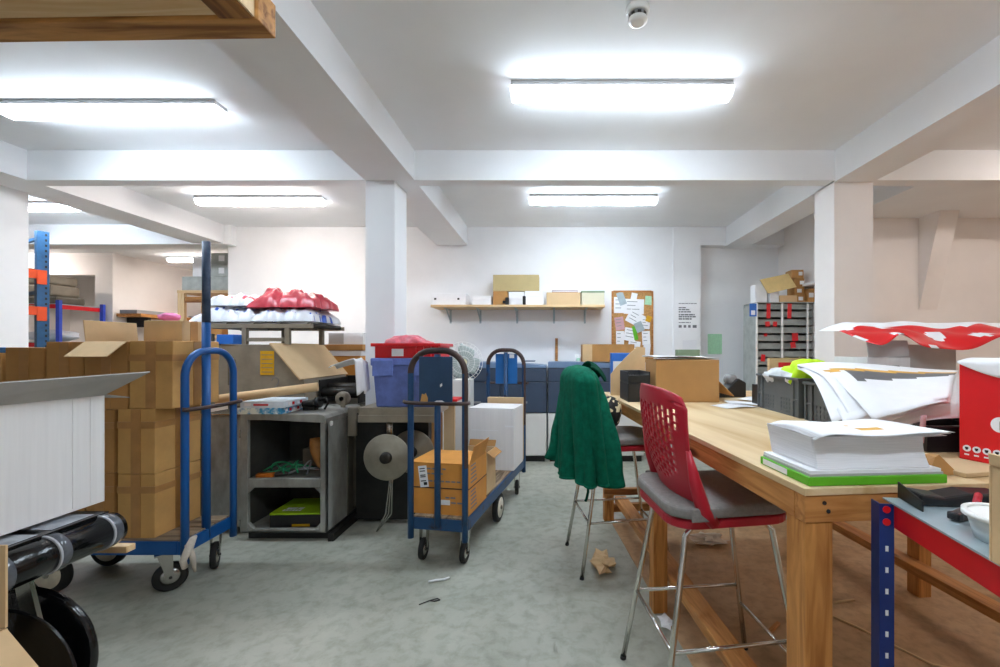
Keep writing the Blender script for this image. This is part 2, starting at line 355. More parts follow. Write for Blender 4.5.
# smoke detector
r = empty('smoke_detector', (.385, 1.93, CEIL), 0, 'round white smoke detector on the ceiling at the top edge of the view', 'smoke detector')
MB('white').lathe([(.052, 0), (.052, -.018), (.046, -.03)], (0, 0, 0)).build('base', r)
d = MB('grey mblack').lathe([(.038, -.03), (.036, -.052)], (0, 0, 0), mi=0)
for k in range(8):
    a = 2 * PI * k / 8; d.box(-.008, .008, .0355, .0385, -.048, -.034, 1, Matrix.Rotation(a, 4, 'Z'))
d.build('sensor_chamber', r)
MB('white').lathe([(.044, -.052), (.042, -.062), (.026, -.07)], (0, 0, 0)).build('cap', r)
# ================================================================ shared builders
def carton(label, x, y, z, w, d, h, m='card', rz=0, group=None, tape='vh', lab=None, name='cardboard_box', cat='box', mtape='tape', slant=0):
    """closed carton, centre of its base at x, y, z"""
    b = MB(m)
    q = slant
    b.hexa([(-w/2, -d/2, 0), (w/2, -d/2, 0), (w/2, d/2, 0), (-w/2, d/2, 0), (-w/2 + q, -d/2 + .003, h), (w/2 - q, -d/2 + .002, h), (w/2 - q, d/2, h), (-w/2 + q, d/2, h)])
    o = tag(b.build(name, loc=(x, y, z), rot=(0, 0, rz), bevel=.004), label, cat, group)
    if tape:
        t = MB(mtape)
        e = .0022
        if 'v' in tape: t.box(-.026, .026, -d/2 - e, -d/2 + .001, 0.002, h - .002)
        if 'h' in tape: t.box(-w/2 - e*.6, w/2 + e*.6, -d/2 - e*.6, d/2 + e*.6, h * .70, h * .70 + .035)
        if 's' in tape: t.box(w/2 - .001, w/2 + e, -.026, .026, .002, h - .002)
        if 't' in tape: t.box(-.025, .025, -d/2 - e, d/2 + e, h - .06, h + e)
        t.build('packing_tape', o)
    if lab:
        for (u0, u1, v0, v1, mm) in lab:
            MB(mm).box(u0, u1, -d/2 - .004, -d/2 - .0005, v0, v1).build('paper_label', o)
    return o
def flap_m(side, w, d, h, t, ang):
    """matrix that puts a flap (built along +z from its hinge, x = width) at a side of an open box; 0 deg = upright, 90 = out flat"""
    rz = {'front': 0, 'right': PI/2, 'back': PI, 'left': -PI/2}[side]
    off = {'front': (0, -d/2), 'back': (0, d/2), 'left': (-w/2, 0), 'right': (w/2, 0)}[side]
    return Matrix.Translation((off[0], off[1], h)) @ Matrix.Rotation(rz, 4, 'Z') @ Matrix.Rotation(math.radians(ang), 4, 'X')
def open_carton(label, x, y, z, w, d, h, flaps, m='card', mi=None, rz=0, group=None, name='open_cardboard_box', t=.005, flen=None, tape=True):
    o = tag(MB(m).box(-w/2, w/2, -d/2, -d/2 + t, 0, h).box(-w/2, w/2, d/2 - t, d/2, 0, h).box(-w/2, -w/2 + t, -d/2 + t, d/2 - t, 0, h).box(w/2 - t, w/2, -d/2 + t, d/2 - t, 0, h).box(-w/2 + t, w/2 - t, -d/2 + t, d/2 - t, 0, t).build(name, loc=(x, y, z), rot=(0, 0, rz), bevel=.002), label, 'box', group)
    for side, ang in flaps.items():
        L = w if side in ('front', 'back') else d
        fl = (flen or {}).get(side, (d if side in ('front', 'back') else w) / 2)
        MM = flap_m(side, w, d, h, t, ang)
        b = MB(mi or m).box(-L/2 + .004, L/2 - .004, -t/2, t/2, .001, fl, 0, MM)
        b.build('flap', o, bevel=.001)
    if tape: MB('tape').box(-.025, .025, -d/2 - .0015, -d/2 + .001, .002, h * .95).build('packing_tape', o)
    return o
def caster(parent, x, y, ang, r=.07, ztop=.21, w=.032):
    """swivel caster: fork part with the wheel as its sub-part"""
    R = Matrix.Translation((x, y, 0)) @ Matrix.Rotation(ang, 4, 'Z')
    f = MB('steel dsteel')
    f.box(-.045, .045, -.045, .045, ztop - .008, ztop, 0, R)
    for s in (-1, 1):
        f.hexa([R @ Vector(c) for c in [(s*(w/2+.006)-.002, -.012-.02, r-.012), (s*(w/2+.006)+.002, -.012-.02, r-.012), (s*(w/2+.006)+.002, .012-.02, r-.012), (s*(w/2+.006)-.002, .012-.02, r-.012),
                (s*(w/2+.006)-.002, -.03, ztop-.008), (s*(w/2+.006)+.002, -.03, ztop-.008), (s*(w/2+.006)+.002, .035, ztop-.008), (s*(w/2+.006)-.002, .035, ztop-.008)]])
    f.tube([R @ Vector((-w/2 - .012, -.02, r)), R @ Vector((w/2 + .012, -.02, r))], .007, 8, 1)
    fo = f.build('caster_fork', parent)
    wh = MB('rubber steel')
    wh.lathe([(r*.62, -w/2+.004), (r*.8, -w/2), (r*.95, -w/2+.002), (r, -w/4), (r, w/4), (r*.95, w/2-.002), (r*.8, w/2), (r*.62, w/2-.004)], (0, 0, 0), 'x', 26)
    wh.lathe([(r*.25, -w/2-.001), (r*.6, -w/2+.003), (r*.6, w/2-.003), (r*.25, w/2+.001)], (0, 0, 0), 'x', 20, 1)
    o = wh.build('wheel', fo); o.matrix_local = R @ Matrix.Translation((0, -.02, r))
def trolley(loc, rz, label, paint, tubem, plates, pole=False, WD=.36, LN=1.45):
    r = empty('platform_trolley', loc, rz, label, 'trolley', 'platform trolleys')
    h = WD / 2
    d = MB('deck')
    n = 4
    for k in range(n): d.box(-h + .012 + k * (WD - .024) / n, -h + .012 + (k + 1) * (WD - .024) / n - .003, .01, LN - .01, .272, .293)
    d.build('deck', r, bevel=.002)
    f = MB(paint)
    f.box(-h, h, 0, .03, .215, .285).box(-h, h, LN - .03, LN, .215, .285).box(-h, -h + .028, .03, LN - .03, .215, .285).box(h - .028, h, .03, LN - .03, .215, .285)
    for yy in (.12, LN/2 - .1, LN/2 + .1, LN - .15): f.box(-h + .028, h - .028, yy, yy + .04, .212, .262)
    f.build('chassis', r, bevel=.004)
    for i, yy in enumerate((-.006, LN + .006)):
        u = h - .008; rc = .135; zt = 1.29
        pts = [(-u, yy, .165), (-u, yy, .6), (-u, yy, zt - rc)]
        pts += [(-u + rc - rc * math.cos(a), yy, zt - rc + rc * math.sin(a)) for a in [PI/2 * k / 8 for k in range(1, 9)]]
        pts += [(u - rc + rc * math.sin(a), yy, zt - rc + rc * math.cos(a)) for a in [PI/2 * k / 8 for k in range(0, 9)]]
        pts += [(u, yy, .6), (u, yy, .165)]
        hp = MB(paint + ' ' + tubem).tube(pts, .0185, 12)
        if not pole:      # the arch and outer side of the tube are worn to dark metal
            for fc in hp.bm.faces:
                c = fc.calc_center_median()
                if c.z > 1.13 or (c.x > h - .002 and c.z > .75): fc.material_index = 1
        hp.build('handle_hoop', r)
        sy = -1 if i == 0 else 1
        if not (pole and i == 0): MB(paint).tube([(0, yy, .235), (0, yy, zt - .02)], .019, 12).build('centre_post', r)
        bar = [(-u - .035, yy + sy * .015, .985), (-u - .02, yy + sy * .03, .982), (-.08, yy + sy * .045, .98), (.08, yy + sy * .045, .98), (u + .02, yy + sy * .03, .982), (u + .035, yy + sy * .015, .985)]
        MB('rust').tube(bar, .011, 8).build('cross_bar', r)
        if plates:
            pm = plates[i]
            py = yy - .027 if i == 0 else yy + .019
            pl = MB(pm).box(-.105, .105, py, py + .004, .985 - i * .01, 1.255).build('backing_plate', r, bevel=.002)
            if i == 0:
                s = MB('card paper')
                s.prism([(-.095, .99), (-.05, .988), (-.048, 1.01), (-.062, 1.04), (-.07, 1.03), (-.085, 1.035)], py - .0022, py - .0002, 'y', 0)
                s.prism([(.03, 1.075), (.042, 1.085), (.04, 1.1), (.028, 1.09)], py - .0022, py - .0002, 'y', 1)
                s.prism([(-.01, .987), (.06, .987), (.04, .998), (.005, .996)], py - .0022, py - .0002, 'y', 1)
                s.build('torn_sticker', pl)
            else:
                MB('paper').box(.03, .075, yy + .016, yy + .0188, 1.215, 1.25).build('sticker', pl)
    if pole:
        MB('blue polegrey').tube([(0, .02, .23), (0, .02, 1.45)], .021, 14).tube([(0, .02, 1.4501), (0, .02, 1.91)], .0205, 14, 1).build('tall_pole', r)
        MB('tissue').tube([(-h - .02, -.03, .16), (-h - .03, -.028, .2), (-h - .005, -.04, .26), (-h + .03, -.03, .295), (-h + .0, -.03, .27), (-h + .01, -.045, .2), (-h + .02, -.05, .12)], [.014, .016, .02, .02, .016, .014, .006], 8).build('rag', r)
    for sx, yy, a in ((-1, .13 if pole else .10, .75 if pole else .12), (1, .07 if pole else .10, -1.1 if pole else .05), (-1, LN - .1, .3), (1, LN - .1, .2)):
        caster(r, sx * (h - .045), yy, a, .076 if pole else .064, .215)
    for s in (-1, 1):
        rr = .105
        wh = MB('rubber cream steel')
        wh.lathe([(rr*.86, -.02), (rr, -.014), (rr, .014), (rr*.86, .02)], (s * (h - .03), LN/2, rr), 'x', 32, 0)
        wh.lathe([(rr*.2, -.023), (rr*.87, -.019), (rr*.87, .019), (rr*.2, .023)], (s * (h - .03), LN/2, rr), 'x', 32, 1)
        wh.lathe([(.014, -.03), (.016, -.02), (.016, .02), (.014, .03)], (s * (h - .03), LN/2, rr), 'x', 12, 2)
        wh.build('centre_wheel', r)
    for s in (-1, 1):
        MB(paint).prism([(LN/2 - .05, .215), (LN/2 + .05, .215), (LN/2 + .015, .09), (LN/2 - .015, .09)], s * (h - .03) - s * .034, s * (h - .03) - s * .028, 'x').build('wheel_bracket', r)
    return r
T1 = trolley((-1.942, 2.44, 0), PI/2, 'blue platform trolley with a tall centre pole, loaded with brown boxes', 'blue', 'rust', None, True)
T2R = -math.radians(9.9)
T2 = trolley((-.68, 2.565, 0), T2R, 'narrow blue platform trolley with two plate-backed hoops, carrying an orange box', 'dblue', 'rust', ('navyplate', 'skyplate'))
def t2(lx, ly): return (-.68 + lx * math.cos(T2R) - ly * math.sin(T2R), 2.565 + lx * math.sin(T2R) + ly * math.cos(T2R))

# ---- brown boxes on the left trolley
DK = .2935
g = 'brown boxes stacked on the left trolley'
cl = [('brown taped box under another, nearest the tall pole at deck level', -2.213, DK, .2, .34, 'card'), ('brown taped box second up from the deck, right behind the near hoop post', -2.213, DK + .342, .2, .345, 'card'),
      ('brown box at deck level, mostly hidden between white carton and neighbouring stack', -2.407, DK, .15, .345, 'cardd'), ('brown box above the mostly hidden one, below the flapped box', -2.407, DK + .347, .15, .335, 'cardd')]
for lb, x, z, wd, ht, mm in cl: carton(lb, x, 2.437, z, wd, .3, ht, mm, 0, g, 'vhs')
carton('large brown taped box topmost of the stack, seen through the blue hoop', -2.137, 2.45, .982, .232, .32, .362, 'card', 0, g, 'vhs')
open_carton('brown box with raised and folded flaps, between two closed boxes on top', -2.375, 2.44, .978, .228, .3, .362, {'front': 128, 'left': 6}, 'cardd', 'cardl', 0, g, flen={'front': .13, 'back': .09, 'left': .115})
carton('pale lidless carton lying across the top of the brown stack', -2.2, 2.51, 1.346, .22, .16, .115, 'cardl', 0, g, 's')
carton('brown box left of the flapped one, beyond the grey flap', -2.598, 2.44, DK, .2, .3, 1.045, 'cardd', 0, g, 'vh')
carton('dark brown box second from the left pillar, beyond the grey flap', -2.812, 2.44, DK, .208, .3, 1.015, 'cardd', 0, g, 'vh')
carton('brown box at the left edge of the view, lowest of its row', -3.04, 2.44, DK, .21, .3, .985, 'card', 0, g, 'vh')
tag(MB('bluebox').box(-.09, .09, -.06, .06, 0, .03).build('folded_carton', loc=(-3.02, 2.42, 1.279), bevel=.004), 'pale blue flat packet lying on the leftmost brown box', 'packet')

# ---- white carton on the roller cart, foreground left
wc = tag(MB('cardw').box(-.6, 0, 0, .005, 0, .385).box(-.6, 0, .545, .55, 0, .385).box(-.6, -.595, .005, .545, 0, .385).box(-.005, 0, .005, .545, 0, .385).box(-.595, -.005, .005, .545, 0, .005).build('white_carton', loc=(-1.612, 1.0, .752), bevel=.002), 'large white corrugated carton with a flap coloured grey as in shade, on the black roller cart', 'box')
MB('cardg').hexa([(0, .0, .384), (.004, .0, .384), (.004, .545, .382), (0, .545, .382), (.07, -.02, .452), (.074, -.02, .449), (.118, .60, .462), (.114, .60, .465)]).build('flap', wc)  # grey stands in for shade on the underside of this white flap
MB('cardw').box(.0002, .002, .445, .45, .01, .38).box(.0002, .002, .5, .505, .01, .38).build('edge_fold', wc)
MB('cardg').hexa([(-.6, .551, .384), (0, .551, .384), (0, .555, .384), (-.6, .555, .384), (-.58, .66, .36), (-.02, .66, .36), (-.02, .664, .362), (-.58, .664, .362)]).build('flap', wc)

# ---- black roller cart under it
rc = empty('roller_cart', (-1.545, .90, 0), 0, 'black film-covered roller cart with clear tape bands and two round reel plates', 'cart')
top = MB('gloss film').box(-.55, .0, .10, .60, .665, .735)
for k in range(3): top.box(-.49, -.015, .12 + k * .16, .12 + k * .16 + .125, .7355, .737, 1)
top.build('bed', rc, bevel=.006)
MB('gloss').cyl((.0, .09, .672), (.0, .61, .672), .056, n=28).build('roller', rc)
for k, yy in enumerate((.15, .30, .44, .6)):
    MB('filmd film').lathe([(.057, -.017), (.0595, -.014), (.0595, .014), (.057, .017)], (0, yy - .02, .672), 'y', 28).lathe([(.0595, -.018), (.0605, -.017), (.0605, -.012), (.0595, -.011)], (0, yy - .02, .672), 'y', 28, 1).build('tape_band', rc)
MB('palepinex').box(-.2, .035, .625, .66, .575, .598).build('timber_slat', rc, bevel=.002)
MB('mblack').box(-.5, -.45, .12, .16, .0, .664).box(-.5, -.45, .56, .6, .0, .67).box(-.5, -.06, .56, .64, .6, .664).box(-.5, -.06, .12, .16, .6, .664).build('stand', rc)
MB('steel').hexa([(-.035, .39, .44), (.015, .39, .44), (.015, .402, .44), (-.035, .402, .44), (-.085, .39, .664), (-.04, .39, .664), (-.04, .402, .664), (-.085, .402, .664)]).build('hanger', rc)
MB('gloss steel').lathe([(.02, -.006), (.208, -.006), (.212, -.003), (.212, .003), (.208, .006), (.02, .006)], (-.012, .32, .35), 'y', 48).build('reel_plate', rc)
MB('gloss steel').lathe([(.02, -.02), (.2, -.02), (.212, -.012), (.215, 0), (.205, .012), (.02, .01)], (-.105, .46, .335), 'y', 48).build('reel_plate', rc)
MB('dsteel').cyl((-.0, .30, .348), (-.12, .49, .334), .022).build('axle', rc)
# open carton at the lower left corner
open_carton('opened brown carton on the floor at the lower left corner, before the reel plates', -1.495, .805, .006, .5, .36, .655, {'back': 0, 'right': 140}, 'cardl', 'cardl', 0, None, flen={'back': .19, 'right': .17}, tape=False)

# ---- orange box, tan box and white box on the middle trolley
bx, by = t2(-.005, .215)
ob = None
for k, (zz, hh, lb) in enumerate(((DK, .155, 'orange printed carton at deck level of the middle trolley, under its twin'), (DK + .157, .155, 'orange printed carton lying upper of two on the middle trolley'))):
    ink = MB('cardo ink').box(-.205, .178, -.165, .165, 0, hh)
    rows = [(.115, 4), (.085, 3), (.04, 6)] if k else [(.10, 2), (.07, 3)]
    random.seed(3 + k)
    for v, n in rows:
        u = -.09 + (0 if k else .12)
        for j in range(n):
            wd = random.uniform(.02, .04); ink.box(u, u + wd, -.1662, -.1648, v, v + .009, 1); u += wd + .008
    for v in (.03, .055, .08, .105, .13): ink.box(.1778, .1792, -.13, -.02 - v * .2, v, v + .009, 1)
    o = tag(ink.build('orange_carton', loc=(bx, by, zz), rot=(0, 0, T2R)), lb, 'box', 'orange cartons')
    if k:
        MB('tape inkb').box(-.2065, .1795, -.1668, .1665, .0005, .006, 1).build('strap', o)
        lbm = Matrix.Translation((-.11, -.168, .035)) @ Matrix.Rotation(-.13, 4, 'Y')
        tx = MB('paper inkb').box(-.025, .03, -.0006, .0006, -.03, .10, 0, lbm)
        for v in (.08, .065, .04, .03, .005): tx.box(-.017, .018, -.0012, -.0004, v, v + .006, 1, lbm)
        tx.box(0, .022, -.0012, -.0004, -.018, -.0, 1, lbm)
        tx.build('paper_label', o)
        MB('cardo').box(.176, .179, -.14, .14, .15, .262, 0, Matrix.Translation((.178, 0, .155)) @ Matrix.Rotation(.25, 4, 'Y') @ Matrix.Translation((-.178, 0, -.155))).build('flap', o)
    else:
        MB('paper inkb').box(.0, .06, -.167, -.1655, .06, .09).build('paper_label', o)
bx, by = t2(.055, .53)
open_carton('small pale box with a bent open flap, behind the orange cartons', bx, by, DK, .21, .2, .29, {'right': 125, 'back': 30}, 'cardl', 'cardd', T2R, flen={'right': .06, 'back': .05}, tape=False)
bx, by = t2(-.005, 1.19)
o = tag(MB('cardw').box(-.195, .195, -.16, .16, 0, .515).build('white_box', loc=(bx, by, DK), rot=(0, 0, T2R), bevel=.004), 'tall plain white box at the far end of the middle trolley', 'box')
MB('paper').box(.12, .1975, -.162, -.1598, .36, .372).box(-.17, .06, -.1615, -.1598, .325, .331).build('tape_strip', o)
bx, by = t2(.015, 1.395)
tag(MB('kraft').box(-.165, .165, -.025, .025, 0, .565).build('flat_brown_box', loc=(bx, by, DK), rot=(0, 0, T2R), bevel=.003), 'thin brown box standing behind the tall white box', 'box')

# ---- grey folding machine with open cabinet
fm = empty('folding_machine', (-1.82, 2.9, 0), 0, 'old grey print folding machine with an open steel cabinet and sloped cover', 'machine')
def B(mats, name, *boxes, parent=fm, bevel=.004):
    b = MB(mats)
    for q in boxes: b.box(*q)
    return b.build(name, parent, bevel=bevel)
x0, x1 = -.284, .296      # local: origin is the cabinet's front centre line
cab = MB('gsteel mblack')
cab.box(x0, x0 + .012, .03, .55, .06, .83).box(x1 - .012, x1, .0, .30, .06, .80).box(x0, x1, .54, .55, .06, .83)
cab.box(x0 + .012, x1 - .012, .0, .54, .06, .075)
cab.box(x0, x0 + .05, 0, .03, .06, .83).box(x1 - .04, x1, 0, .03, .06, .8)
cab.box(x0 + .05, x1 - .04, 0, .03, .82, .83).box(x0 + .05, x1 - .04, 0, .03, .365, .425).box(x0 + .05, x1 - .04, 0, .03, .06, .085)
for xx, s in ((x0 + .05, 1), (x1 - .04, -1)):
    for zz, q in ((.365, -1), (.085, 1)): cab.prism([(xx, zz), (xx + s * .04, zz), (xx, zz + q * .04)], .0, .03, 'y')
cab.build('cabinet', fm, bevel=.004)
tp = [(x0, .83), (x1 - .0, .80), (x1 - .004, .835), (x1 - .02, .852), (x1 - .045, .86), (x0, .86)]
MB('gsteel').prism([(x0, .83), (x1, .80), (x1, .83), (x1 - .015, .85), (x1 - .045, .86), (x0, .86)], 0, .55, 'y').build('cabinet_top', fm, bevel=.003)
B('gsteel', 'shelf', (x0 + .013, x1 - .013, .031, .53, .395, .41))
B('lining', 'cabinet_lining', (x0 + .013, x1 - .013, .525, .538, .08, .82), (x0 + .0125, x0 + .016, .031, .525, .08, .82))
B('taupe', 'back_plate', (x0 + .28, x0 + .42, .51, .524, .58, .82))
B('steel', 'hinge', (x0 - .006, x0 + .004, -.006, .004, .10, .15), (x0 - .006, x0 + .004, -.006, .004, .70, .76))
B('white', 'push_knob', (x1 - .02, x1 + .012, .05, .08, .77, .805), bevel=.01)
B('dtaupe', 'side_panel', (x1 - .03, x1 - .005, .31, 1.1, .06, .84), (x1 - .005, x1 + .006, .45, .47, .06, .8), (x1 - .005, x1 + .006, .30, .315, .06, .8))
B('gsteel', 'upright', (x1 - .01, x1 + .02, .50, .53, .1, .66))
B('mblack', 'plinth', (x0 + .02, x1 + .01, .05, 1.1, .0, .058), (x1 + .011, x1 + .05, .0, 1.15, .0, .05))
B('taupe', 'guard_box', (x1 + .012, x1 + .075, .28, .36, .655, .865))
B('gsteel', 'end_panel', (x0 - .36, x0 - .012, .12, .6, .05, .83), bevel=.006)
B('steel', 'edge_trim', (x0 - .36, x0 - .012, .115, .6, .832, .845))
B('dtaupe', 'machine_body', (x0 - .55, x1 - .035, .62, 1.15, .05, .85))
# hood and sloped cover: prism running away from the viewer
hx = -.315
hood = MB('taupe').prism([(-.86, .86), (.02 - .1, .86), (-.095, 1.06), (hx, 1.335), (-.86, 1.335)], .42, 1.1, 'y').build('hood', fm, bevel=.004)
MB('kraft').hexa([(hx - .01, .36, 1.338), (-.095, .36, 1.064), (-.095, 1.12, 1.064), (hx - .01, 1.12, 1.338), (hx - .004, .36, 1.346), (-.087, .36, 1.07), (-.087, 1.12, 1.07), (hx - .004, 1.12, 1.346)]).build('sloped_cover', fm)
lt = MB('yellow ink').box(-.43, -.325, .416, .4195, 1.10, 1.285)
for k in range(5): lt.box(-.42, -.335, .4145, .4162, 1.12 + k * .033, 1.125 + k * .033, 1)
lt.build('warning_label', hood)
MB('ink').tube([(-.345, .4188, 1.055), (-.335, .4188, 1.075), (-.31, .4188, 1.08), (-.29, .4188, 1.065), (-.29, .4188, 1.04), (-.315, .4188, 1.005), (-.35, .4188, .98), (-.315, .4188, .985), (-.265, .4188, .97)], .0028, 6).build('handwritten_number', hood)
B('dtaupe', 'panel_plate', (-.68, -.62, .414, .4195, 1.02, 1.22), parent=hood)
# works between cover and cabinet: rollers, gears, motor
for k, (yy, zz) in enumerate(((.62, .95), (.72, .98), (.85, .96))):
    MB('dsteel').cyl((-.075, yy, zz), (x1 - .03, yy, zz), .035, n=18).build('roller', fm)
B('mblack', 'side_frame', (-.07, -.055, .58, 1.1, .86, 1.05), (x1 - .05, x1 - .035, .58, 1.1, .86, 1.02), (-.07, x1 - .04, 1.05, 1.06, .851, 1.06))
gp = MB('taupe dsteel').lathe([(.015, -.02), (.052, -.018), (.055, 0), (.052, .018), (.015, .02)], (x1 - .06, .36, .925), 'y', 24).lathe([(.012, -.03), (.018, -.03), (.018, .03), (.012, .03)], (x1 - .06, .36, .925), 'y', 14, 1)
gp.box(x1 - .065, x1 - .03, .33, .337, .861, .945); gp.build('pulley', fm)
m2 = MB('dsteel mblack').cyl((.03, .2, .90), (.13, .2, .915), .026, n=16).cyl((.125, .2, .915), (.15, .2, .918), .04, n=16, mi=1).tube([(.15, .2, .93), (.19, .2, .95), (.205, .2, .91), (.18, .2, .868)], .008, 8)
m2.box(.04, .12, .17, .23, .861, .885); m2.build('motor', fm)
# feeder frame above the hood
ff = MB('taupe dsteel')
for xx, yy in ((-.62, .52), (-.62, 1.02), (-.28, .52), (-.28, 1.02)): ff.box(xx - .018, xx + .018, yy - .018, yy + .018, 1.336, 1.50)
ff.box(-1.02, -.08, .50, .53, 1.465, 1.50).box(-1.02, -.08, 1.01, 1.04, 1.465, 1.50)
ff.box(-.6, -.3, .51, .525, 1.36, 1.39)
for k in range(5): ff.cyl((-.98 + k * .215, .53, 1.49), (-.98 + k * .215, 1.02, 1.49), .022, n=14, mi=1)
ff.build('feeder_frame', fm, bevel=.003)
B('dtaupe', 'feeder_arm', (-1.03, -.99, .5, .53, 1.30, 1.48), (-1.0, -.86, .49, .52, 1.36, 1.42))
# delivery table on the right with reel plates below
B('taupe', 'delivery_table', (.50, 1.03, .03, .385, .845, .90), (.50, 1.03, .02, .05, .80, .85))
B('mblack', 'lower_body', (.36, .90, .30, .39, .03, .824))
B('dtaupe', 'connecting_panel', (x1 + .012, .37, .37, .395, .1, .70))
MB('steel').cyl((.695, .08, .64), (.695, .08, .845), .022).build('reel_post', fm)
for yy, xx, zz in ((.03, .695, .562), (.24, .80, .55)):
    MB('discsteel dsteel').lathe([(.03, -.014), (.05, -.014), (.06, -.006), (.154, -.006), (.159, 0), (.154, .006), (.03, .006)], (xx, yy, zz), 'y', 48).lathe([(.012, -.04), (.036, -.04), (.042, -.01), (.042, .01), (.012, .02)], (xx, yy, zz), 'y', 24, 1).build('reel_plate', fm)
MB('dsteel').cyl((.695, .02, .562), (.80, .28, .55), .02).build('reel_axle', fm)
MB('dsteel').box(.66, .73, .065, .095, .53, .66).build('reel_bracket', fm)
for k in range(3): MB('steel').tube([(.69 + k * .012, .10, .5), (.685 + k * .01, .10, .35), (.66 + k * .02, .10, .15), (.6, .09 + k * .01, .03)], .005, 6).build('cable', fm)

# things inside the open cabinet
zs = .411
random.seed(5)
cb = empty('cable_bundle', (-1.80, 3.12, zs + .004), 0, 'tangle of green and grey cables on the cabinet shelf', 'cable')
for k in range(9):
    a = random.uniform(-.5, .5); m = 'cable' if k < 6 else 'grey'
    pts = [Vector((-.15 + .03 * k - .02 * j * a, -.06 + .04 * math.sin(k * 2.1 + j), .012 + .07 * math.sin(PI * j / 6) * (.6 + .4 * math.sin(k * 1.7)) + .006)) + Vector(((j - 3) * .035 * math.cos(k * .9), (j - 3) * .02 * math.sin(k * 1.3), 0)) for j in range(7)]
    MB(m).tube(pts, .006, 6).build('cable', cb)
w_ = MB('brownp'); 
tag(w_.grid(lambda u, v: Vector((.05 * math.cos(2*PI*u) * (1 + .12 * math.sin(6*PI*u + 4*v)), .05 * math.sin(2*PI*u) * (1 + .1 * math.cos(8*PI*u)), .0)) * (.75 + .35 * math.sin(PI * v)) + Vector((-.05 * v, 0, .055 + .2 * v)), 24, 8, wrap=True).build('paper_parcel', loc=(-1.62, 3.05, zs), solid=.003), 'brown crumpled paper parcel leaning in the upper cabinet compartment', 'parcel')
t_ = MB('orangeb tool').box(-.09, .02, -.02, .02, .0, .03).cyl((.02, 0, .015), (.1, .02, .015), .012, mi=1)
tag(t_.build('hand_tool', loc=(-1.95, 2.985, zs), rot=(0, 0, .2), bevel=.006), 'orange handled tool lying in front of the cables in the cabinet', 'tool')
tag(MB('red yellow').box(-.05, .05, -.03, .03, 0, .035).box(.0, .045, -.031, .031, .01, .03, 1).build('red_carton', loc=(-1.70, 3.225, zs + .001), rot=(0, 0, -.3), bevel=.004), 'small red packet at the back of the cabinet shelf', 'packet')
bxo = tag(MB('taupe').box(-.12, .12, -.07, .07, 0, .13).build('steel_block', loc=(-1.78, 3.34, zs + .001), bevel=.01), 'dull grey part at the back of the upper cabinet compartment', 'machine part')
lb = tag(MB('black').box(-.17, .17, -.15, .15, 0, .085).build('lime_box', loc=(-1.77, 3.10, .0765), rot=(0, 0, .04), bevel=.003), 'lime green and black paper box in the lower cabinet compartment', 'box')
MB('lime').box(-.1705, .1705, -.1505, .1505, .085, .098).build('lid', lb, bevel=.002)
ls = MB('paper yellow')
for k, (u, wd) in enumerate(((-.1, .07), (-.02, .035))): ls.box(u, u + wd, -.075, -.045, .0982, .0992)
for k in range(6): ls.box(-.11 + k * .022, -.095 + k * .022, -.11, -.085, .0982, .0992)
ls.box(-.02, .1, -.1512, -.1498, .006, .022, 1); ls.build('printed_mark', lb)

# on top of the machine
g = 'picture boxes on the cabinet'
for z, dx, m, lab in ((.8605, -.02, 'gamebox', 'flat blue patterned box, lower of two on the cabinet top'), (.9035, .0, 'gameboxb', 'flat pale blue box lying upper of two under the cardboard tube')):
    o = tag(MB(m).box(-.15, .15, -.14, .14, 0, .042).build('flat_box', loc=(-1.95 + dx, 3.035, z), bevel=.002), lab, 'box', g)
    pr = MB('paper red bluebox')
    for k in range(5): pr.box(.1498, .1512, -.1 + k * .045, -.075 + k * .045, .012, .032, 1 if k % 2 else 0)
    if z > .9: pr.box(-.06, .04, -.1412, -.1398, .014, .026, 1); pr.box(-.12, -.08, -.1412, -.1398, .012, .03, 0)
    pr.build('printed_picture', o)
p0, p1 = Vector((-2.22, 2.84, .965)), Vector((-1.645, 3.02, 1.035))
tb = tag(MB('cardl').lathe([(.031, 0), (.031, (p1 - p0).length), (.024, (p1 - p0).length), (.024, .02)], (0, 0, 0), 'z', 24).build('cardboard_tube', loc=p0), 'long cardboard tube resting slantwise on the flat boxes', 'tube')
tb.rotation_euler = (p1 - p0).to_track_quat('Z', 'Y').to_euler()

# sacks on the feeder
def sack(label, x, y, z, a, b, h, m, prints, rz=0, seed=1, mats=''):
    random.seed(seed); ph = [random.uniform(0, 6) for _ in range(4)]
    from mathutils import noise
    def top(u, v):
        s, t = 2 * u - 1, 2 * v - 1
        e = max(0, (1 - abs(s) ** 3)) ** .33 * max(0, (1 - abs(t) ** 3)) ** .33
        q = noise.noise(Vector((s * 2.2 + ph[0], t * 2.0 + ph[1], seed))) * .38 + noise.noise(Vector((s * 5.5 + ph[1], t * 5 + ph[2], seed + 3))) * .26 + abs(noise.noise(Vector((s * 4 + t * 5, s * 6 - t * 3, seed)))) * .25
        return Vector((s * a * (1 + .06 * math.sin(4 * t + ph[2]) + .03 * math.sin(11 * t)), t * b * (1 + .05 * math.sin(5 * s + ph[3]) + .03 * math.sin(13 * s)), .006 + h * e * (.85 + q)))
    bm = MB(m + ' ' + mats)
    hits = {}
    bm.grid(top, 44, 28, mfn=(lambda i, j: prints(i, j)) if prints else None)
    bm.grid(lambda u, v: Vector((top(u, v).x, top(u, v).y, .002)), 44, 28)
    bmesh.ops.remove_doubles(bm.bm, verts=bm.bm.verts[:], dist=.0005)
    return tag(bm.build('plastic_sack', loc=(x, y, z), rot=(0, 0, rz)), label, 'sack', 'plastic sacks on the feeder')
pr1 = lambda i, j: 1 if (i // 5) % 2 == 0 and 1 < j < 20 and (j // 3) % 2 == 0 and (i + j) % 5 < 3 else 0
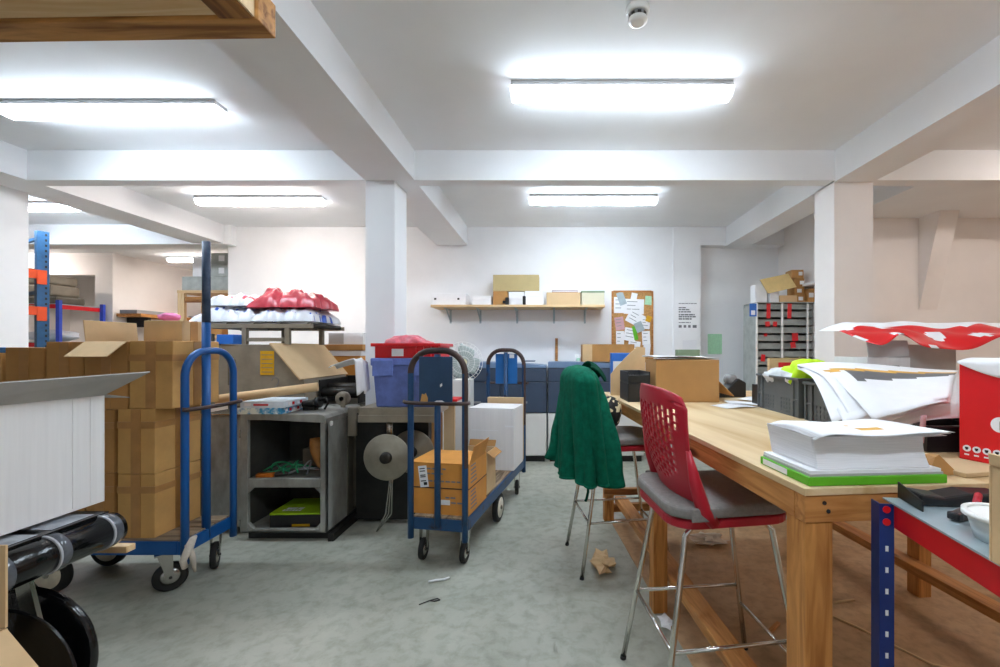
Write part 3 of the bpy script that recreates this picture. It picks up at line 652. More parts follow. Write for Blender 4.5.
sack('white sack with blue print lying lowest on the machine feeder, left end', -2.62, 3.66, 1.513, .25, .24, .13, 'sack', pr1, .05, 2, 'sackblue')
sack('white sack with blue print under the red sack, right end of the feeder', -2.15, 3.66, 1.515, .24, .24, .12, 'sack', pr1, -.04, 5, 'sackblue')
sack('grey-white sack with a red stripe, on top at the left of the pile', -2.64, 3.68, 1.648, .21, .19, .10, 'sack', lambda i, j: 2 if 3 <= j <= 5 and i > 6 else (1 if 26 < i < 34 and 6 < j < 12 else 0), .06, 8, 'sackblue sackred')
sack('glossy red sack on top of the pile of white sacks', -2.18, 3.66, 1.632, .27, .2, .15, 'sackred', lambda i, j: 1 if 13 < j < 24 and 14 < i < 38 else 0, -.03, 11, 'sack')
# left of the hood: cartons and stationery
carton('bright blue small carton on the machine hood under the sacks', -2.52, 3.36, 1.337, .13, .1, .075, 'bluebox', 0, None, None)
o = tag(MB('paper').box(-.13, .13, -.1, .1, 0, .40).build('white_box', loc=(-2.83, 3.2, .86), bevel=.01), 'white wrapped stack beside the machine hood, behind the blue hoop', 'box')
MB('gcloth').box(-.135, .135, -.105, .105, .4, .415).build('green_edged_lid', o)
MB('inkb').box(.02, .06, -.1015, -.099, .25, .29).box(-.06, -.02, -.1015, -.099, .1, .13).build('printed_mark', o)
tb2 = tag(MB('dtaupe').box(-.14, .14, -.12, .12, 0, .845).build('side_cabinet', loc=(-2.83, 3.2, .01), bevel=.006), 'dark narrow cabinet standing left of the machine under the white stack', 'cabinet')

# stack behind the machine, right of the sloped cover
z = .002
for lb, wd, dp, ht, mm in (('tall tan carton at the bottom of the stack behind the sloped cover', .34, .3, 1.23, 'cardo'), ('white flat box above the tan carton behind the sloped cover', .36, .32, .05, 'paper'), ('brown flat carton under the grey-white box behind the cover', .40, .34, .06, 'cardd')):
    carton(lb, -2.02, 4.3, z, wd, dp, ht, mm, 0, 'boxes stacked behind the sloped cover', None); z += ht + .001
o = tag(MB('paper').box(-.17, .17, -.13, .13, 0, .115).build('lidded_box', loc=(-2.0, 4.3, z), bevel=.003), 'grey-white box on top of the stack behind the sloped cover', 'box', 'boxes stacked behind the sloped cover')
MB('cardg').box(-.165, -.02, -.132, -.13, .004, .108).build('grey_side', o)

# blue tote, red crate, pink bag
bt = empty('blue_tote', (-1.005, 3.075, .902), 0, 'blue lidded plastic tote on the delivery table under the red crate', 'crate')
MB('crateb').hexa([(-.20, -.13, 0), (.20, -.13, 0), (.20, .16, 0), (-.20, .16, 0), (-.218, -.15, .29), (.218, -.15, .29), (.218, .185, .29), (-.218, .185, .29)]).build('body', bt, bevel=.01)
MB('crateb').box(-.228, .228, -.162, .197, .285, .336).build('lid', bt, bevel=.008)
for xx in (-.14, .12): MB('crateb').box(xx - .07, xx + .07, -.176, -.162, .215, .325).build('lid_flap', bt, bevel=.006)
MB('crateb').hexa([(.02, -.138, .02), (.032, -.138, .02), (.032, -.128, .02), (.02, -.128, .02), (.085, -.157, .28), (.097, -.157, .28), (.097, -.145, .28), (.085, -.145, .28)]).build('rib', bt)
rcx = empty('red_crate', (-.99, 3.075, 1.239), 0, 'shallow red plastic crate on top of the blue tote', 'crate')
b = MB('red')
b.box(-.215, .215, -.15, -.14, 0, .10).box(-.215, .215, .17, .18, 0, .10).box(-.215, -.205, -.14, .17, 0, .10).box(.205, .215, -.14, .17, 0, .10).box(-.205, .205, -.14, .17, 0, .01)
b.build('tray', rcx, bevel=.003)
MB('red').box(-.236, .236, -.172, -.15, .078, .10).box(-.236, .236, .18, .205, .078, .10).box(-.236, -.215, -.15, .18, .078, .10).box(.215, .236, -.15, .18, .078, .10).build('rim', rcx, bevel=.003)
for k in range(3): MB('red').box(.06 + k * .05, .07 + k * .05, -.168, -.15, 0, .078).build('rib', rcx)
MB('paper').box(-.10, -.02, -.1525, -.1505, .012, .062).build('paper_label', rcx)
def blob(name, mats, label, cat, loc, a, b_, h, seed, rough=.22, nu=30, nv=14, mfn=None, group=None, smooth=True):
    random.seed(seed); p = [random.uniform(0, 6.3) for _ in range(6)]
    def fn(u, v):
        th, ph = 2 * PI * u, PI * v
        r = 1 + rough * (math.sin(3 * th + 4 * ph + p[0]) * .5 + math.sin(5 * th - 3 * ph + p[1]) * .35 + math.sin(9 * th + 7 * ph + p[2]) * .25) * math.sin(ph)
        return Vector((a * math.sin(ph) * math.cos(th) * r, b_ * math.sin(ph) * math.sin(th) * r, h * .5 * (1 - math.cos(ph)) * (1 + .4 * (r - 1))))
    m = MB(mats).grid(fn, nu, nv, wrap=True, mfn=mfn, smooth=smooth); bmesh.ops.remove_doubles(m.bm, verts=m.bm.verts[:], dist=.0004)
    return tag(m.build(name, loc=loc), label, cat, group)
blob('plastic_bag', 'pink', 'crumpled pink plastic bag heaped in the red crate', 'bag', (-1.03, 3.08, 1.2495), .15, .11, .15, 4, .3)
# white foam sheet hanging beside the tote
tag(MB('cardw').grid(lambda u, v: Vector((-.17 + .17 * min(1, v * 2.2) + .03 * max(0, v - .45) , -.02 + .03 * math.sin(6 * u), .30 - .05 * (1 - min(1, v * 2.2)) - .40 * max(0, v - .45) + .012 * math.sin(9 * u + 5 * v))) + Vector((0, (u - .5) * .2, 0)), 10, 16).build('foam_sheet', loc=(-1.275, 2.90, .93), solid=.006), 'crumpled white foam sheet hanging left of the blue tote', 'sheet')

blob('pink_pouch', 'hotpink', 'crumpled bright pink pouch on the pale lidless carton', 'pouch', (-2.24, 2.52, 1.4615), .05, .05, .05, 9, .25, 18, 10)
# ================================================================ CENTRE AND BACK
# fan
fn = empty('pedestal_fan', (-.985, 4.66, 0), .35, 'white pedestal fan by the back wall, behind the middle trolley', 'fan')
MB('white').lathe([(.19, 0), (.19, .02), (.05, .05), (.03, .08)], (0, 0, 0)).build('base', fn)
MB('white').cyl((0, 0, .06), (0, 0, 1.05), .02, n=16).build('pole', fn)
MB('white').lathe([(.03, .14), (.06, .1), (.065, .0), (.045, -.06)], (0, 0, 1.16), 'y', 20).box(-.03, .03, -.02, .06, 1.02, 1.12).build('motor_housing', fn, bevel=.005)
bl = MB('fanglass')
for k in range(4):
    R = Matrix.Translation((0, -.10, 1.16)) @ Matrix.Rotation(PI/2 * k + .5, 4, 'Y')
    bl.grid(lambda u, v: R @ Vector((.03 + .14 * u, .02 * (v - .5), (v - .5) * (.07 + .17 * u * (1.3 - u) * 1.6) + .03 * u)), 8, 5)
bl.build('blades', fn, solid=.003)
cg = MB('white')
for yy, rr in ((-.155, .06), (-.15, .12), (-.13, .18), (-.10, .215), (-.06, .19), (-.04, .12)):
    cg.tube([(rr * math.cos(2*PI*k/32), yy, 1.16 + rr * math.sin(2*PI*k/32)) for k in range(32)], .003, 5, closed=True)
for k in range(28):
    a = 2*PI*k/28; c, s = math.cos(a), math.sin(a)
    cg.tube([(r * c, y, 1.16 + r * s) for r, y in ((.045, -.157), (.12, -.15), (.18, -.13), (.215, -.10), (.19, -.06), (.12, -.04), (.06, -.04))], .0018, 4)
cg.build('cage', fn)
MB('badge').lathe([(.04, -.165), (.04, -.155)], (0, 0, 1.16), 'y', 20).build('centre_badge', fn)
wcab = tag(MB('pwhite').box(-.085, .085, -.1, .1, 0, 1.0).build('white_cabinet', loc=(-.875, 4.25, .003), bevel=.006), 'narrow white cabinet behind the middle trolley, below the fan', 'cabinet')
MB('grey').box(.02, .03, -.104, -.099, .4, .6).build('handle', wcab)
# boards standing between the machine and trolley
for k, (xx, wd, mm, lb) in enumerate(((-.99, .11, 'cardd', 'brown board standing upright, left of two between machine and trolley'), (-.872, .09, 'kraft', 'pale board standing upright beside the brown board behind the trolley'))):
    tag(MB(mm).box(-wd/2, wd/2, -.02, .02, 0, .86).build('upright_board', loc=(xx, 3.66, .003), bevel=.002), lb, 'board', 'boards between machine and trolley')
tag(MB('red').box(-.15, .15, -.1, .1, 0, .022).build('red_tray', loc=(-.93, 3.64, .8645), bevel=.006), 'thin red tray lying across the two upright boards', 'tray')

# digital printers against the back wall
def printer(label, xa, xb, y=4.94):
    r = empty('digital_printer', ((xa + xb)/2, y, 0), 0, label, 'printer', 'navy and white printers')
    h = (xb - xa)/2 - .004; D = .4
    MB('mblack').box(-h + .02, h - .02, .03, D, 0, .07).build('plinth', r)
    MB('pwhite').box(-h, h, .012, D, .07, .56).build('lower_body', r, bevel=.005)
    n = max(2, round(2*h/.55)); w_ = 2*h/n
    for k in range(n):
        MB('pwhite').box(-h + k*w_ + .006, -h + (k+1)*w_ - .006, 0, .011, .08, .552).build('door', r, bevel=.004)
    MB('navy').box(-h, h, .012, D, .562, 1.08).build('upper_body', r, bevel=.006)
    for k in range(n):
        dr = MB('navy').box(-h + k*w_ + .005, -h + (k+1)*w_ - .005, -.004, .011, .57, .915).build('front_cover', r, bevel=.005)
        MB('grey').box(-h + (k+.5)*w_ - .05, -h + (k+.5)*w_ + .05, -.008, -.0035, .675, .70).build('handle', dr, bevel=.003)
        MB('navy').box(-h + k*w_ + .005, -h + (k+1)*w_ - .005, -.002, .011, .925, 1.075).build('top_cover', r, bevel=.005)
    MB('navyl').prism([(-h, 1.082), (h, 1.082), (h, 1.11), (h*.5, 1.13), (0, 1.145), (-h*.6, 1.15), (-h, 1.15)], .0, D, 'y').build('lid', r, bevel=.005)
    return r
printer('navy and white digital printer behind the middle trolley, left of its twin', -1.14, -.06)
printer('navy and white digital printer behind the green coat, right of its twin', -.05, 1.06)
tag(MB('navy').box(-.08, .08, -.1, .1, 0, .012).build('dark_folder', loc=(-.28, 5.13, 1.1515), bevel=.003), 'thin dark folder lying on the left printer', 'folder')
o = tag(MB('oldpine').box(-.017, .017, -.012, .012, 0, 1.43).build('wooden_batten', loc=(.056, 5.368, .004), rot=(0, 0, 0)), 'upright wooden batten behind the printers, left of the noticeboard', 'batten')
bo = open_carton('open brown crate-like box standing on the right printer under the noticeboard', .655, 5.13, 1.152, .60, .3, .20, {'front': -8}, 'cardd', 'cardd', 0, None, flen={'front': .004}, tape=False, name='open_brown_box')
MB('cardl').box(-.30, -.19, -.156, -.151, 0, .2).build('side_facing', bo)
cup = empty('paper_cup', (.31, 5.1, 1.134), 0, 'small white cup with a green mark on the printer, beside the brown box', 'cup')
MB('white').lathe([(.028, 0), (.036, .1), (.033, .1), (.026, .01)], (0, 0, 0)).build('body', cup); MB('gfile').box(-.02, .02, -.037, -.033, .03, .06).build('printed_mark', cup)

# long wall shelf
ws = empty('wall_shelf', (-.40, 5.386, 1.79), 0, 'long wooden wall shelf on grey brackets, loaded with boxes', 'shelf')
MB('palepinex').box(-1.02, 1.02, -.36, 0, 0, .028).build('board', ws, bevel=.002)
for px in (450, 480, 517, 554, 585):
    xx = X(px, 5.35) + .40
    b = MB('galv').box(xx - .012, xx + .012, -.006, 0, -.17, -.001).box(xx - .01, xx + .01, -.3, -.006, -.012, -.001)
    b.prism([(-.006, -.15), (-.006, -.13), (-.2, -.012), (-.23, -.012)], xx - .005, xx + .005, 'x'); b.build('bracket', ws)
sz = 1.8195; g = 'boxes on the wall shelf'
def sbox(label, p0, p1, pt, m, z=sz, dep=.2, d=5.12, extra=None, cat='box', name='box'):
    xa, xb = X(p0, d), X(p1, d); h = Z(pt, d) - z
    o = tag(MB(m).box(-(xb-xa)/2, (xb-xa)/2, 0, dep, 0, h).build(name, loc=((xa+xb)/2, d, z), bevel=.004), label, cat, g)
    if extra: extra(o, (xb-xa)/2, h)
    return o
def marks(o, w, h):
    b = MB('inkb').box(-w*.85, -w*.72, -.0015, .001, h*.45, h*.6); b.build('printed_mark', o)
    MB('inkb').box(w*.5, w*.62, -.0015, .001, h*.45, h*.6).build('printed_mark', o)
def lid(m, k=.3):
    def f(o, w, h): MB(m).box(-w-.002, w+.002, -.003, .2+.003, h*(1-k), h+.002).build('lid', o, bevel=.002)
    return f
sbox('white lidded box at the left end of the wall shelf', 431.5, 466, 293, 'paper', extra=marks)
sbox('low white stack of cards between white box and small tan box on the shelf', 472, 491, 296, 'edges', extra=lid('paper', .35))
sbox('small tan box under the left end of the big brown box on the shelf', 493, 507.5, 291.2, 'cardd')
sbox('small white box right of the black clips, on the wall shelf', 509, 524, 292, 'edges', extra=lid('paper', .5))
sbox('white open box beneath the right end of the big brown box', 525, 543.5, 291.2, 'paper', extra=lid('edges', .4))
o = sbox('large flat brown box laid across three smaller boxes on the shelf', 493, 539, 275, 'olive', z=sz + 16.6*5.12/430 - .03)
o.location.z = Z(291.2, 5.12) + .002
sbox('long tan box with a maroon book on top, on the wall shelf', 546.5, 580.5, 292.3, 'kraft', extra=None)
zt = Z(292.3, 5.12) + .001
tag(MB('maroon paper').box(-.155, .155, 0, .17, 0, .006).box(-.15, .15, .004, .166, .006, .016, 1).box(-.155, .155, 0, .17, .016, .022).build('book', loc=(X(565, 5.12), 5.13, zt), bevel=.001), 'maroon book lying on the long tan box', 'book')
sbox('beige-grey box at the right end of the wall shelf', 581.5, 604.5, 291, 'beigeg', extra=lid('gcloth', .12))
tag(MB('inkb').box(-.02, .02, 0, .05, 0, .09).box(-.05, -.02, .0, .03, .02, .05).build('binder_clip', loc=(X(507.2, 5.1), 5.065, sz), bevel=.006), 'black clip standing on the shelf beside the small tan box', 'clip')
tag(MB('inkb').box(-.018, .018, 0, .05, 0, .10).build('ink_bottle', loc=(X(524.6, 5.1) , 5.01, sz), bevel=.008), 'black bottle on the shelf edge between the two white boxes', 'bottle')

# noticeboard, notices
nb = empty('noticeboard', (X(632.5, 5.37), 5.388, 1.3), 0, 'cork noticeboard crowded with pinned papers on the back wall', 'noticeboard')
hw = 20 * 5.37 / 430; zt, zb = Z(291, 5.37) - 1.3, Z(362, 5.37) - 1.3
MB('cork').box(-hw, hw, -.012, 0, zb, zt).build('cork_panel', nb)
MB('pine').box(-hw-.01, -hw+.012, -.02, 0, zb, zt).box(hw-.012, hw+.01, -.02, 0, zb, zt).box(-hw+.012, hw-.012, -.02, 0, zt-.016, zt+.006).build('frame', nb)
random.seed(21)
notes = [(614, 297, 10, 16, 'paper', 0), (624, 299, 20, 15, 'paper', .03), (618, 292, 7, 13, 'galv', -.35), (631, 293, 6, 8, 'paper', .2), (645, 296, 7, 9, 'gfile', .1), (615, 317, 9, 13, 'rose', -.15), (627, 312, 17, 13, 'paper', .5),
         (641, 318, 9, 11, 'paper', .1), (616, 331, 8, 15, 'paper', 0), (624, 328, 12, 13, 'paper', .18), (633, 326, 4, 14, 'green', -.2), (642, 331, 8, 14, 'paper', -.05), (628, 341, 12, 9, 'paper', .15), (643, 344, 7, 12, 'edges', .1), (646, 316, 5, 6, 'yellow', .4), (635, 322, 8, 10, 'galv', -.4)]
for k, (px, py, wpx, hpx, mm, rot) in enumerate(notes):
    s = 5.37 / 430; cx = X(px + wpx/2, 5.37) - nb.location.x; cz = Z(py + hpx/2, 5.37) - 1.3
    n_ = MB(mm + ' grey').box(-wpx*s/2, wpx*s/2, -.0005, .0005, -hpx*s/2, hpx*s/2)
    if mm in ('paper', 'rose') and wpx > 7:
        for q in range(3): n_.box(-wpx*s*.35, wpx*s*random.uniform(0, .35), -.0009, -.0004, hpx*s*(.3 - q*.25), hpx*s*(.3 - q*.25) + .008, 1)
    n_.build('pinned_paper', nb, loc=(cx, -.0135 - k*.0011, cz), rot=(0, rot, 0))
po = empty('wall_poster', (X(688, 5.36), 5.375, 1.3), 0, 'white printed notice with black heading lines on the wall by the recess', 'poster')
s = 5.36/430
pm = MB('paper ink inkl').box(-12*s, 12*s, -.0012, .0012, (349-331)*s, (349-301)*s)
for (a0, a1, yy, hh, mi) in ((-9, 9, 303, .8, 1), (-9, -1, 307, 1.1, 2), (-9, 3, 309, 1.1, 2), (-9, 4, 311.2, 1.1, 2), (-9, 7, 314, 1.3, 2), (-9, 9, 316, 1.3, 2), (-9, 4, 318.2, 1.3, 2), (-9, 3, 322, .8, 1), (-9, -6, 325, 2.6, 1), (-4, -1.5, 325, 2.6, 1), (.5, 3, 325, 2.6, 1), (5, 9, 325, 2.8, 1)):
    if a1 - a0 > 4:
        u = a0; random.seed(int(yy*10))
        while u < a1 - 1:
            e = min(a1, u + random.uniform(1.6, 4)); pm.box(u*s, e*s, -.002, -.0011, (349-yy-hh)*s, (349-yy)*s, mi); u = e + .5
    else: pm.box(a0*s, a1*s, -.002, -.0011, (349-yy-hh)*s, (349-yy)*s, mi)
pm.build('printed_sheet', po)
tag(MB('edges').box(-7*s, 7*s, -.001, .001, -6*s, 6*s).build('wall_notice', loc=(X(690, 5.36), 5.374, Z(346, 5.36))), 'plain white sheet on the wall just below the printed notice', 'notice')
tag(MB('gfile').box(-7*.0129, 7*.0129, -.001, .001, -10*.0129, 10*.0129).build('green_notice', loc=(X(715, 5.52), 5.527, Z(344, 5.52))), 'pale green sheet on the recess wall', 'notice')

# wire tray rack in the recess
wr = empty('tray_rack', (2.58, 4.75, 0), 0, 'tall grey wire tray rack in the recess with red tags and boxes on top', 'rack')
xa, xb, D, T = -.315, .325, .33, 1.81
for px in (757, 782.5, 808):
    xx = X(px, 4.75) - 2.58
    MB('white').box(xx - .009, xx + .009, 0, .015, 0, T).build('post', wr)
for xx in (xa + .006, xb - .006): MB('mesh').box(xx - .008, xx + .008, D - .016, D, 0, T).build('post', wr)
MB('shelfsheet').box(xa, xb, 0, D, T + .001, T + .01).build('top', wr)
sh = MB('mesh')
MB('shelfsheet').box(xa, xb, D + .001, D + .004, 0, T).build('back_panel', wr)
MB('shelfsheet').box(xa - .004, xa - .001, .016, D, .05, T - .03).build('side_panel', wr)
zz = .60; k = 0
while zz < T - .05:
    q = MB('shelfsheet')
    q.box(xa + .003, xb - .003, .05, D - .017, zz, zz + .060); q.box(xa + .012, xb - .012, .016, .049, zz, zz + .012); q.build('tray', wr)
    zz += .088
g = 'red tags on the tray rack'
for px, py, w_, h_, lb in ((768.5, 311, 4, 15, 'long red tag at the top of the rack, left bay'), (767.5, 324, 4.5, 5, 'small red tag below the long tag in the left rack bay'), (775, 324, 4, 5, 'small red tag beside another, right of it in the left rack bay'), (765.5, 335, 3, 3, 'tiny red tag midway down the left rack bay'),
                       (763, 358, 4, 7, 'red tag lowest on the left rack bay'), (789.5, 311, 4, 15, 'long red tag at the top of the middle rack bay'), (795, 337, 6, 8, 'red tag halfway down the middle rack bay'), (793, 345, 5, 6, 'red tag just below another in the middle rack bay')):
    s = 4.72/430; xx, zc = X(px, 4.735), Z(py, 4.735)
    tag(MB('red').box(-w_*s/2, w_*s/2, -.002, .001, -h_*s/2, h_*s/2).build('hanging_tag', loc=(xx, 4.735, zc), rot=(0, random.uniform(-.15, .15), 0)), lb, 'tag', g)
s = 4.72/430
o = tag(MB('bluebox').box(-3.5*s, 3.5*s, -.002, .001, -6.5*s, 6.5*s).build('hanging_blue_tag', loc=(X(753, 4.735), 4.735, Z(310, 4.735))), 'blue tag with a white patch hanging on the rack corner', 'tag')
MB('paper').box(-2*s, 2*s, -.004, -.0022, -5*s, -.5*s).build('white_patch', o)
zt = T + .0105; g = 'boxes on the tray rack'
lbw = [(-.03, .03, .03, .075, 'paper')]
carton('white canister box at the left corner on top of the rack', 2.335, 4.86, zt, .13, .12, .20, 'paper', 0, g, None)
carton('white box second from the left on top of the rack', 2.475, 4.84, zt, .10, .12, .165, 'edges', 0, g, None)
carton('flat tan box under the tilted manila sheet on the rack', 2.625, 4.84, zt, .19, .14, .075, 'cardl', 0, g, None)
carton('brown labelled box at the bottom of the tall stack on the rack', 2.77, 4.86, zt, .10, .16, .088, 'cardd', 0, g, None, lbw and [(-.03, .02, .02, .06, 'paper')])
carton('brown labelled box second up in the tall stack on the rack', 2.765, 4.88, zt + .09, .11, .16, .09, 'cardd', 0, g, None, [(-.03, .02, .02, .06, 'paper')])
carton('brown labelled box third up in the tall stack on the rack', 2.772, 4.89, zt + .182, .11, .16, .09, 'cardd', 0, g, None, [(-.0, .045, .02, .06, 'paper')])
carton('brown labelled box topmost on the rack', 2.762, 4.90, zt + .274, .13, .16, .095, 'cardd', -.1, g, None, [(.01, .05, .03, .07, 'paper')])
carton('brown labelled box at the right end of the rack top by the pillar', 2.868, 4.82, zt, .07, .14, .15, 'cardd', 0, g, None, [(-.03, .02, .05, .10, 'paper')])
tag(MB('manila').box(-.17, .17, -.004, .004, -.09, .10).build('manila_sheet', loc=(2.50, 4.75, zt + .20), rot=(-.5, -.22, .1)), 'yellowish card leaning tilted over the boxes on the rack', 'card')

# ================================================================ WORKBENCH
TR = .092
tbl = empty('workbench', (.596, 1.013, 0), TR, 'large wooden workbench with a pale plywood top and square pine legs', 'table')
W, LT = 1.5, 2.3
MB('ply').box(0, W, 0, LT, .953, .97).build('tabletop', tbl, bevel=.0015)
ap = .065
MB('pine').box(.002, W - .002, .002, .04, .953 - ap, .9525).build('apron', tbl, bevel=.002)
MB('pine').box(.04, W - .04, LT - .04, LT - .002, .953 - ap, .9525).build('apron', tbl, bevel=.002)
MB('piney').box(.002, .036, .041, LT - .041, .953 - ap, .9525).build('apron', tbl, bevel=.002)
MB('piney').box(W - .036, W - .002, .041, LT - .041, .953 - ap, .9525).build('apron', tbl, bevel=.002)
for xx in (.004, W - .076):
    for yy in (.004, 1.10, LT - .08): MB('pinez').box(xx, xx + .07, yy, yy + .072, 0, .953 - ap - .0005).build('leg', tbl, bevel=.003)
for xx in (.076, W - .164): MB('piney').box(xx, xx + .085, .0, LT - .09, .155, .20).build('rail', tbl, bevel=.003)
MB('oldpine').box(.0, W, LT - .088, LT - .05, .2005, .25).build('stretcher', tbl, bevel=.003)
MB('oldpine').box(.076, W - .076, LT - .045, LT - .008, .06, .12).build('stretcher', tbl, bevel=.003)
MB('inkb').cyl((.05, .0, .935), (.05, .003, .935), .005, n=10).build('screw', tbl); MB('inkb').cyl((.06, .0, .915), (.06, .003, .915), .005, n=10).build('screw', tbl)
TT = .971
def tw(lx, ly): return (.596 + lx * math.cos(TR) - ly * math.sin(TR), 1.013 + lx * math.sin(TR) + ly * math.cos(TR))

# bar chairs
def make_chair(loc, rz, label):
    r = empty('bar_chair', loc, rz, label, 'chair', 'red bar chairs at the workbench')
    def seat(x0, x1, hw, z0, z1, m, name, bev):
        pts = []
        n = 6
        cr = .09
        for cx, cy, a0 in ((x1 - cr, hw - .01 - cr, 0), (x0 + cr, hw - cr, 90), (x0 + cr, -hw + cr, 180), (x1 - cr, -hw + .01 + cr, 270)):
            for i in range(n + 1):
                a = math.radians(a0 + 90 * i / n); pts.append((cx + cr * math.cos(a), cy + cr * math.sin(a)))
        return MB(m).prism(pts, z0, z1, 'z').build(name, r, bevel=bev, seg=3)
    seat(-.232, .225, .215, .742, .784, 'fabric', 'seat_pad', .014)
    seat(-.225, .22, .205, .706, .7375, 'crimson', 'seat_shell', .008)
    # perforated backrest shell
    nu, nv = 29, 57
    def sur(u, v):
        s = 2 * u - 1
        hw = .165 + .06 * min(1, v * 1.7) ** .8
        if v > .86: hw *= 1 - .16 * ((v - .86) / .14) ** 2.4
        x = -.158 - .085 * v - .03 * math.sin(PI * v) * .6 + .055 * s * s * (.55 + .45 * v) + .03 * max(0, .25 - v) 
        z = .765 + .405 * v - .012 * s * s * (v > .9) - .02 * (abs(s) ** 4) * v
        return Vector((x, s * hw, z))
    def hole(i, j):
        s = (i + .5) / nu * 2 - 1; v = (j + .5) / nv
        if not (.20 < v < .84) or abs(s) > .80 - .25 * (.84 - v): return False
        if v < .24 and abs(s) > .45: return False
        if i % 2 == 0: return False
        p = (j + (i // 2 % 2) * 2) % 4
        return p < (3 if v > .55 else 2)
    MB('crimson').grid(sur, nu, nv, hole=hole).build('backrest', r, solid=.006)
    for s in (-1, 1):
        MB('crimson').tube([(-.085, s * .206, .725), (-.125, s * .212, .775), (-.152, s * .212, .86), (-.178, s * .213, .97)], [.02, .024, .021, .008], 12).build('back_support', r)
        MB('fabric').box(-.17, -.09, s * .222 - .006, s * .222 + .006, .740, .786).build('clip', r, bevel=.005)
    tops = {(-1, -1): (-.155, -.15), (-1, 1): (-.155, .15), (1, -1): (.155, -.14), (1, 1): (.155, .14)}
    foot = {(-1, -1): (-.27, -.215), (-1, 1): (-.27, .215), (1, -1): (.27, -.205), (1, 1): (.27, .205)}
    at = lambda k, z: Vector((*[tops[k][i] + (foot[k][i] - tops[k][i]) * (.70 - z) / .70 for i in (0, 1)], z))
    for k in tops:
        MB('chrome rubber').tube([(tops[k][0] * .4, tops[k][1] * .9, .699), (tops[k][0] * .85, tops[k][1] * .98, .698), at(k, .67), at(k, .3), at(k, .014)], .0105, 12).cyl(at(k, .014), at(k, .0), .0125, n=12, mi=1).build('leg', r)
    for a, b_, z in (((-1, -1), (-1, 1), .30), ((-1, 1), (1, 1), .30), ((-1, -1), (1, -1), .30), ((1, -1), (1, 1), .22)):
        MB('chrome').tube([at(a, z), at(b_, z)], .007, 10).build('footrest', r)
    return r
ch = make_chair((.592, 1.625, 0), .12, 'red perforated-back bar chair with grey seat, nearest at the workbench')
ch2 = copy_tree(ch, None, (.40, 2.68, 0), .16, 'red bar chair farther along the workbench, its back draped with a green coat')

# green coat over the farther chair
co = empty('green_coat', (.190, 2.650, 0), .16, 'dark green fleece coat draped over the farther bar chair back', 'coat')
def coat_fn(u, v):
    th = 2 * PI * u; z = 1.20 - .655 * v
    t = min(1, v / .14); sh = math.sqrt(max(0, 1 - (1 - t) ** 2))
    a = (.276 - .015 * v) * (.08 + .92 * sh); b_ = (.092 + .04 * v) * (.12 + .88 * sh)
    k1 = .10 + .42 * v
    # sharp hanging pleats: narrow valleys between broad folds, wandering a little on the way down
    f = lambda n, p: abs(math.sin(n * .5 * th + p)) ** .7 - .6
    fold = 1 + k1 * (.8 * f(7, .9 * v + .4) + .45 * f(13, -.8 * v + 1.7))
    y = a * math.cos(th) * (1 + .5 * (fold - 1)); x = b_ * math.sin(th) * fold
    x += -.035 + .03 * v - .03 * v * math.cos(th); y += -.012 - .035 * v
    z += .10 * max(0, math.cos(th - .5)) ** 2 * max(0, v - .55) * 1.0 + .006 * math.sin(5 * th) * v
    return Vector((x, y, z))
mb = MB('coat').grid(coat_fn, 120, 44, wrap=True)
mb.build('body', co, solid=.006)
MB('coat').tube([coat_fn(i / 120, .99) for i in range(120)], .008, 8, closed=True).build('hem', co)
def sleeve(name, pts, ra_, rb_):
    n = len(pts)
    def fn(u, v):
        th = 2 * PI * u; q = v * (n - 1); i = min(n - 2, int(q)); w_ = q - i
        c = Vector(pts[i]).lerp(Vector(pts[i + 1]), w_); a = ra_[i] * (1 - w_) + ra_[i + 1] * w_; b_ = rb_[i] * (1 - w_) + rb_[i + 1] * w_
        k = 1 + .16 * math.sin(3 * th + 4 * v) * v + .08 * math.sin(14 * v + 2 * th)
        return c + Vector((a * math.cos(th) * k, b_ * math.sin(th) * k, .012 * math.sin(th)))
    MB('coat').grid(fn, 30, 26, wrap=True).build(name, co, solid=.005)
sleeve('sleeve', [(-.055, .09, 1.15), (-.085, .13, 1.0), (-.11, .155, .82), (-.13, .17, .68), (-.14, .175, .60)], [.02, .04, .05, .055, .06], [.02, .05, .06, .06, .06])
sleeve('sleeve', [(.02, -.14, 1.16), (.055, -.19, 1.0), (.085, -.235, .82), (.10, -.26, .66), (.105, -.27, .545)], [.02, .045, .055, .06, .066], [.02, .04, .045, .045, .05])
cf = lambda u, v: Vector((.0 + .09 * v + .02 * math.sin(5 * u), -.17 + .15 * u - .03 * v * u, 1.195 + .02 * math.sin(PI * u) - .085 * v * v - .01 * math.sin(8 * u)))
MB('coatd').grid(cf, 14, 10).build('collar', co, solid=.012, sub=1)
MB('coatd').tube([(-.02, -.21, .53), (-.02, -.215, .49), (-.03, -.22, .455), (-.035, -.215, .44)], .008, 8).build('drawstring', co)
MB('yellow').tube([(-.075, .02, 1.12), (-.085, .03, 1.09), (-.09, .035, 1.06)], .004, 6).build('hanging_loop', co)
# leopard bag on that chair
blob('leopard_bag', 'leopard', 'leopard print bag on the seat of the coat-draped chair', 'bag', (.365, 2.70, .805), .07, .12, .2, 14, .12, 30, 16)

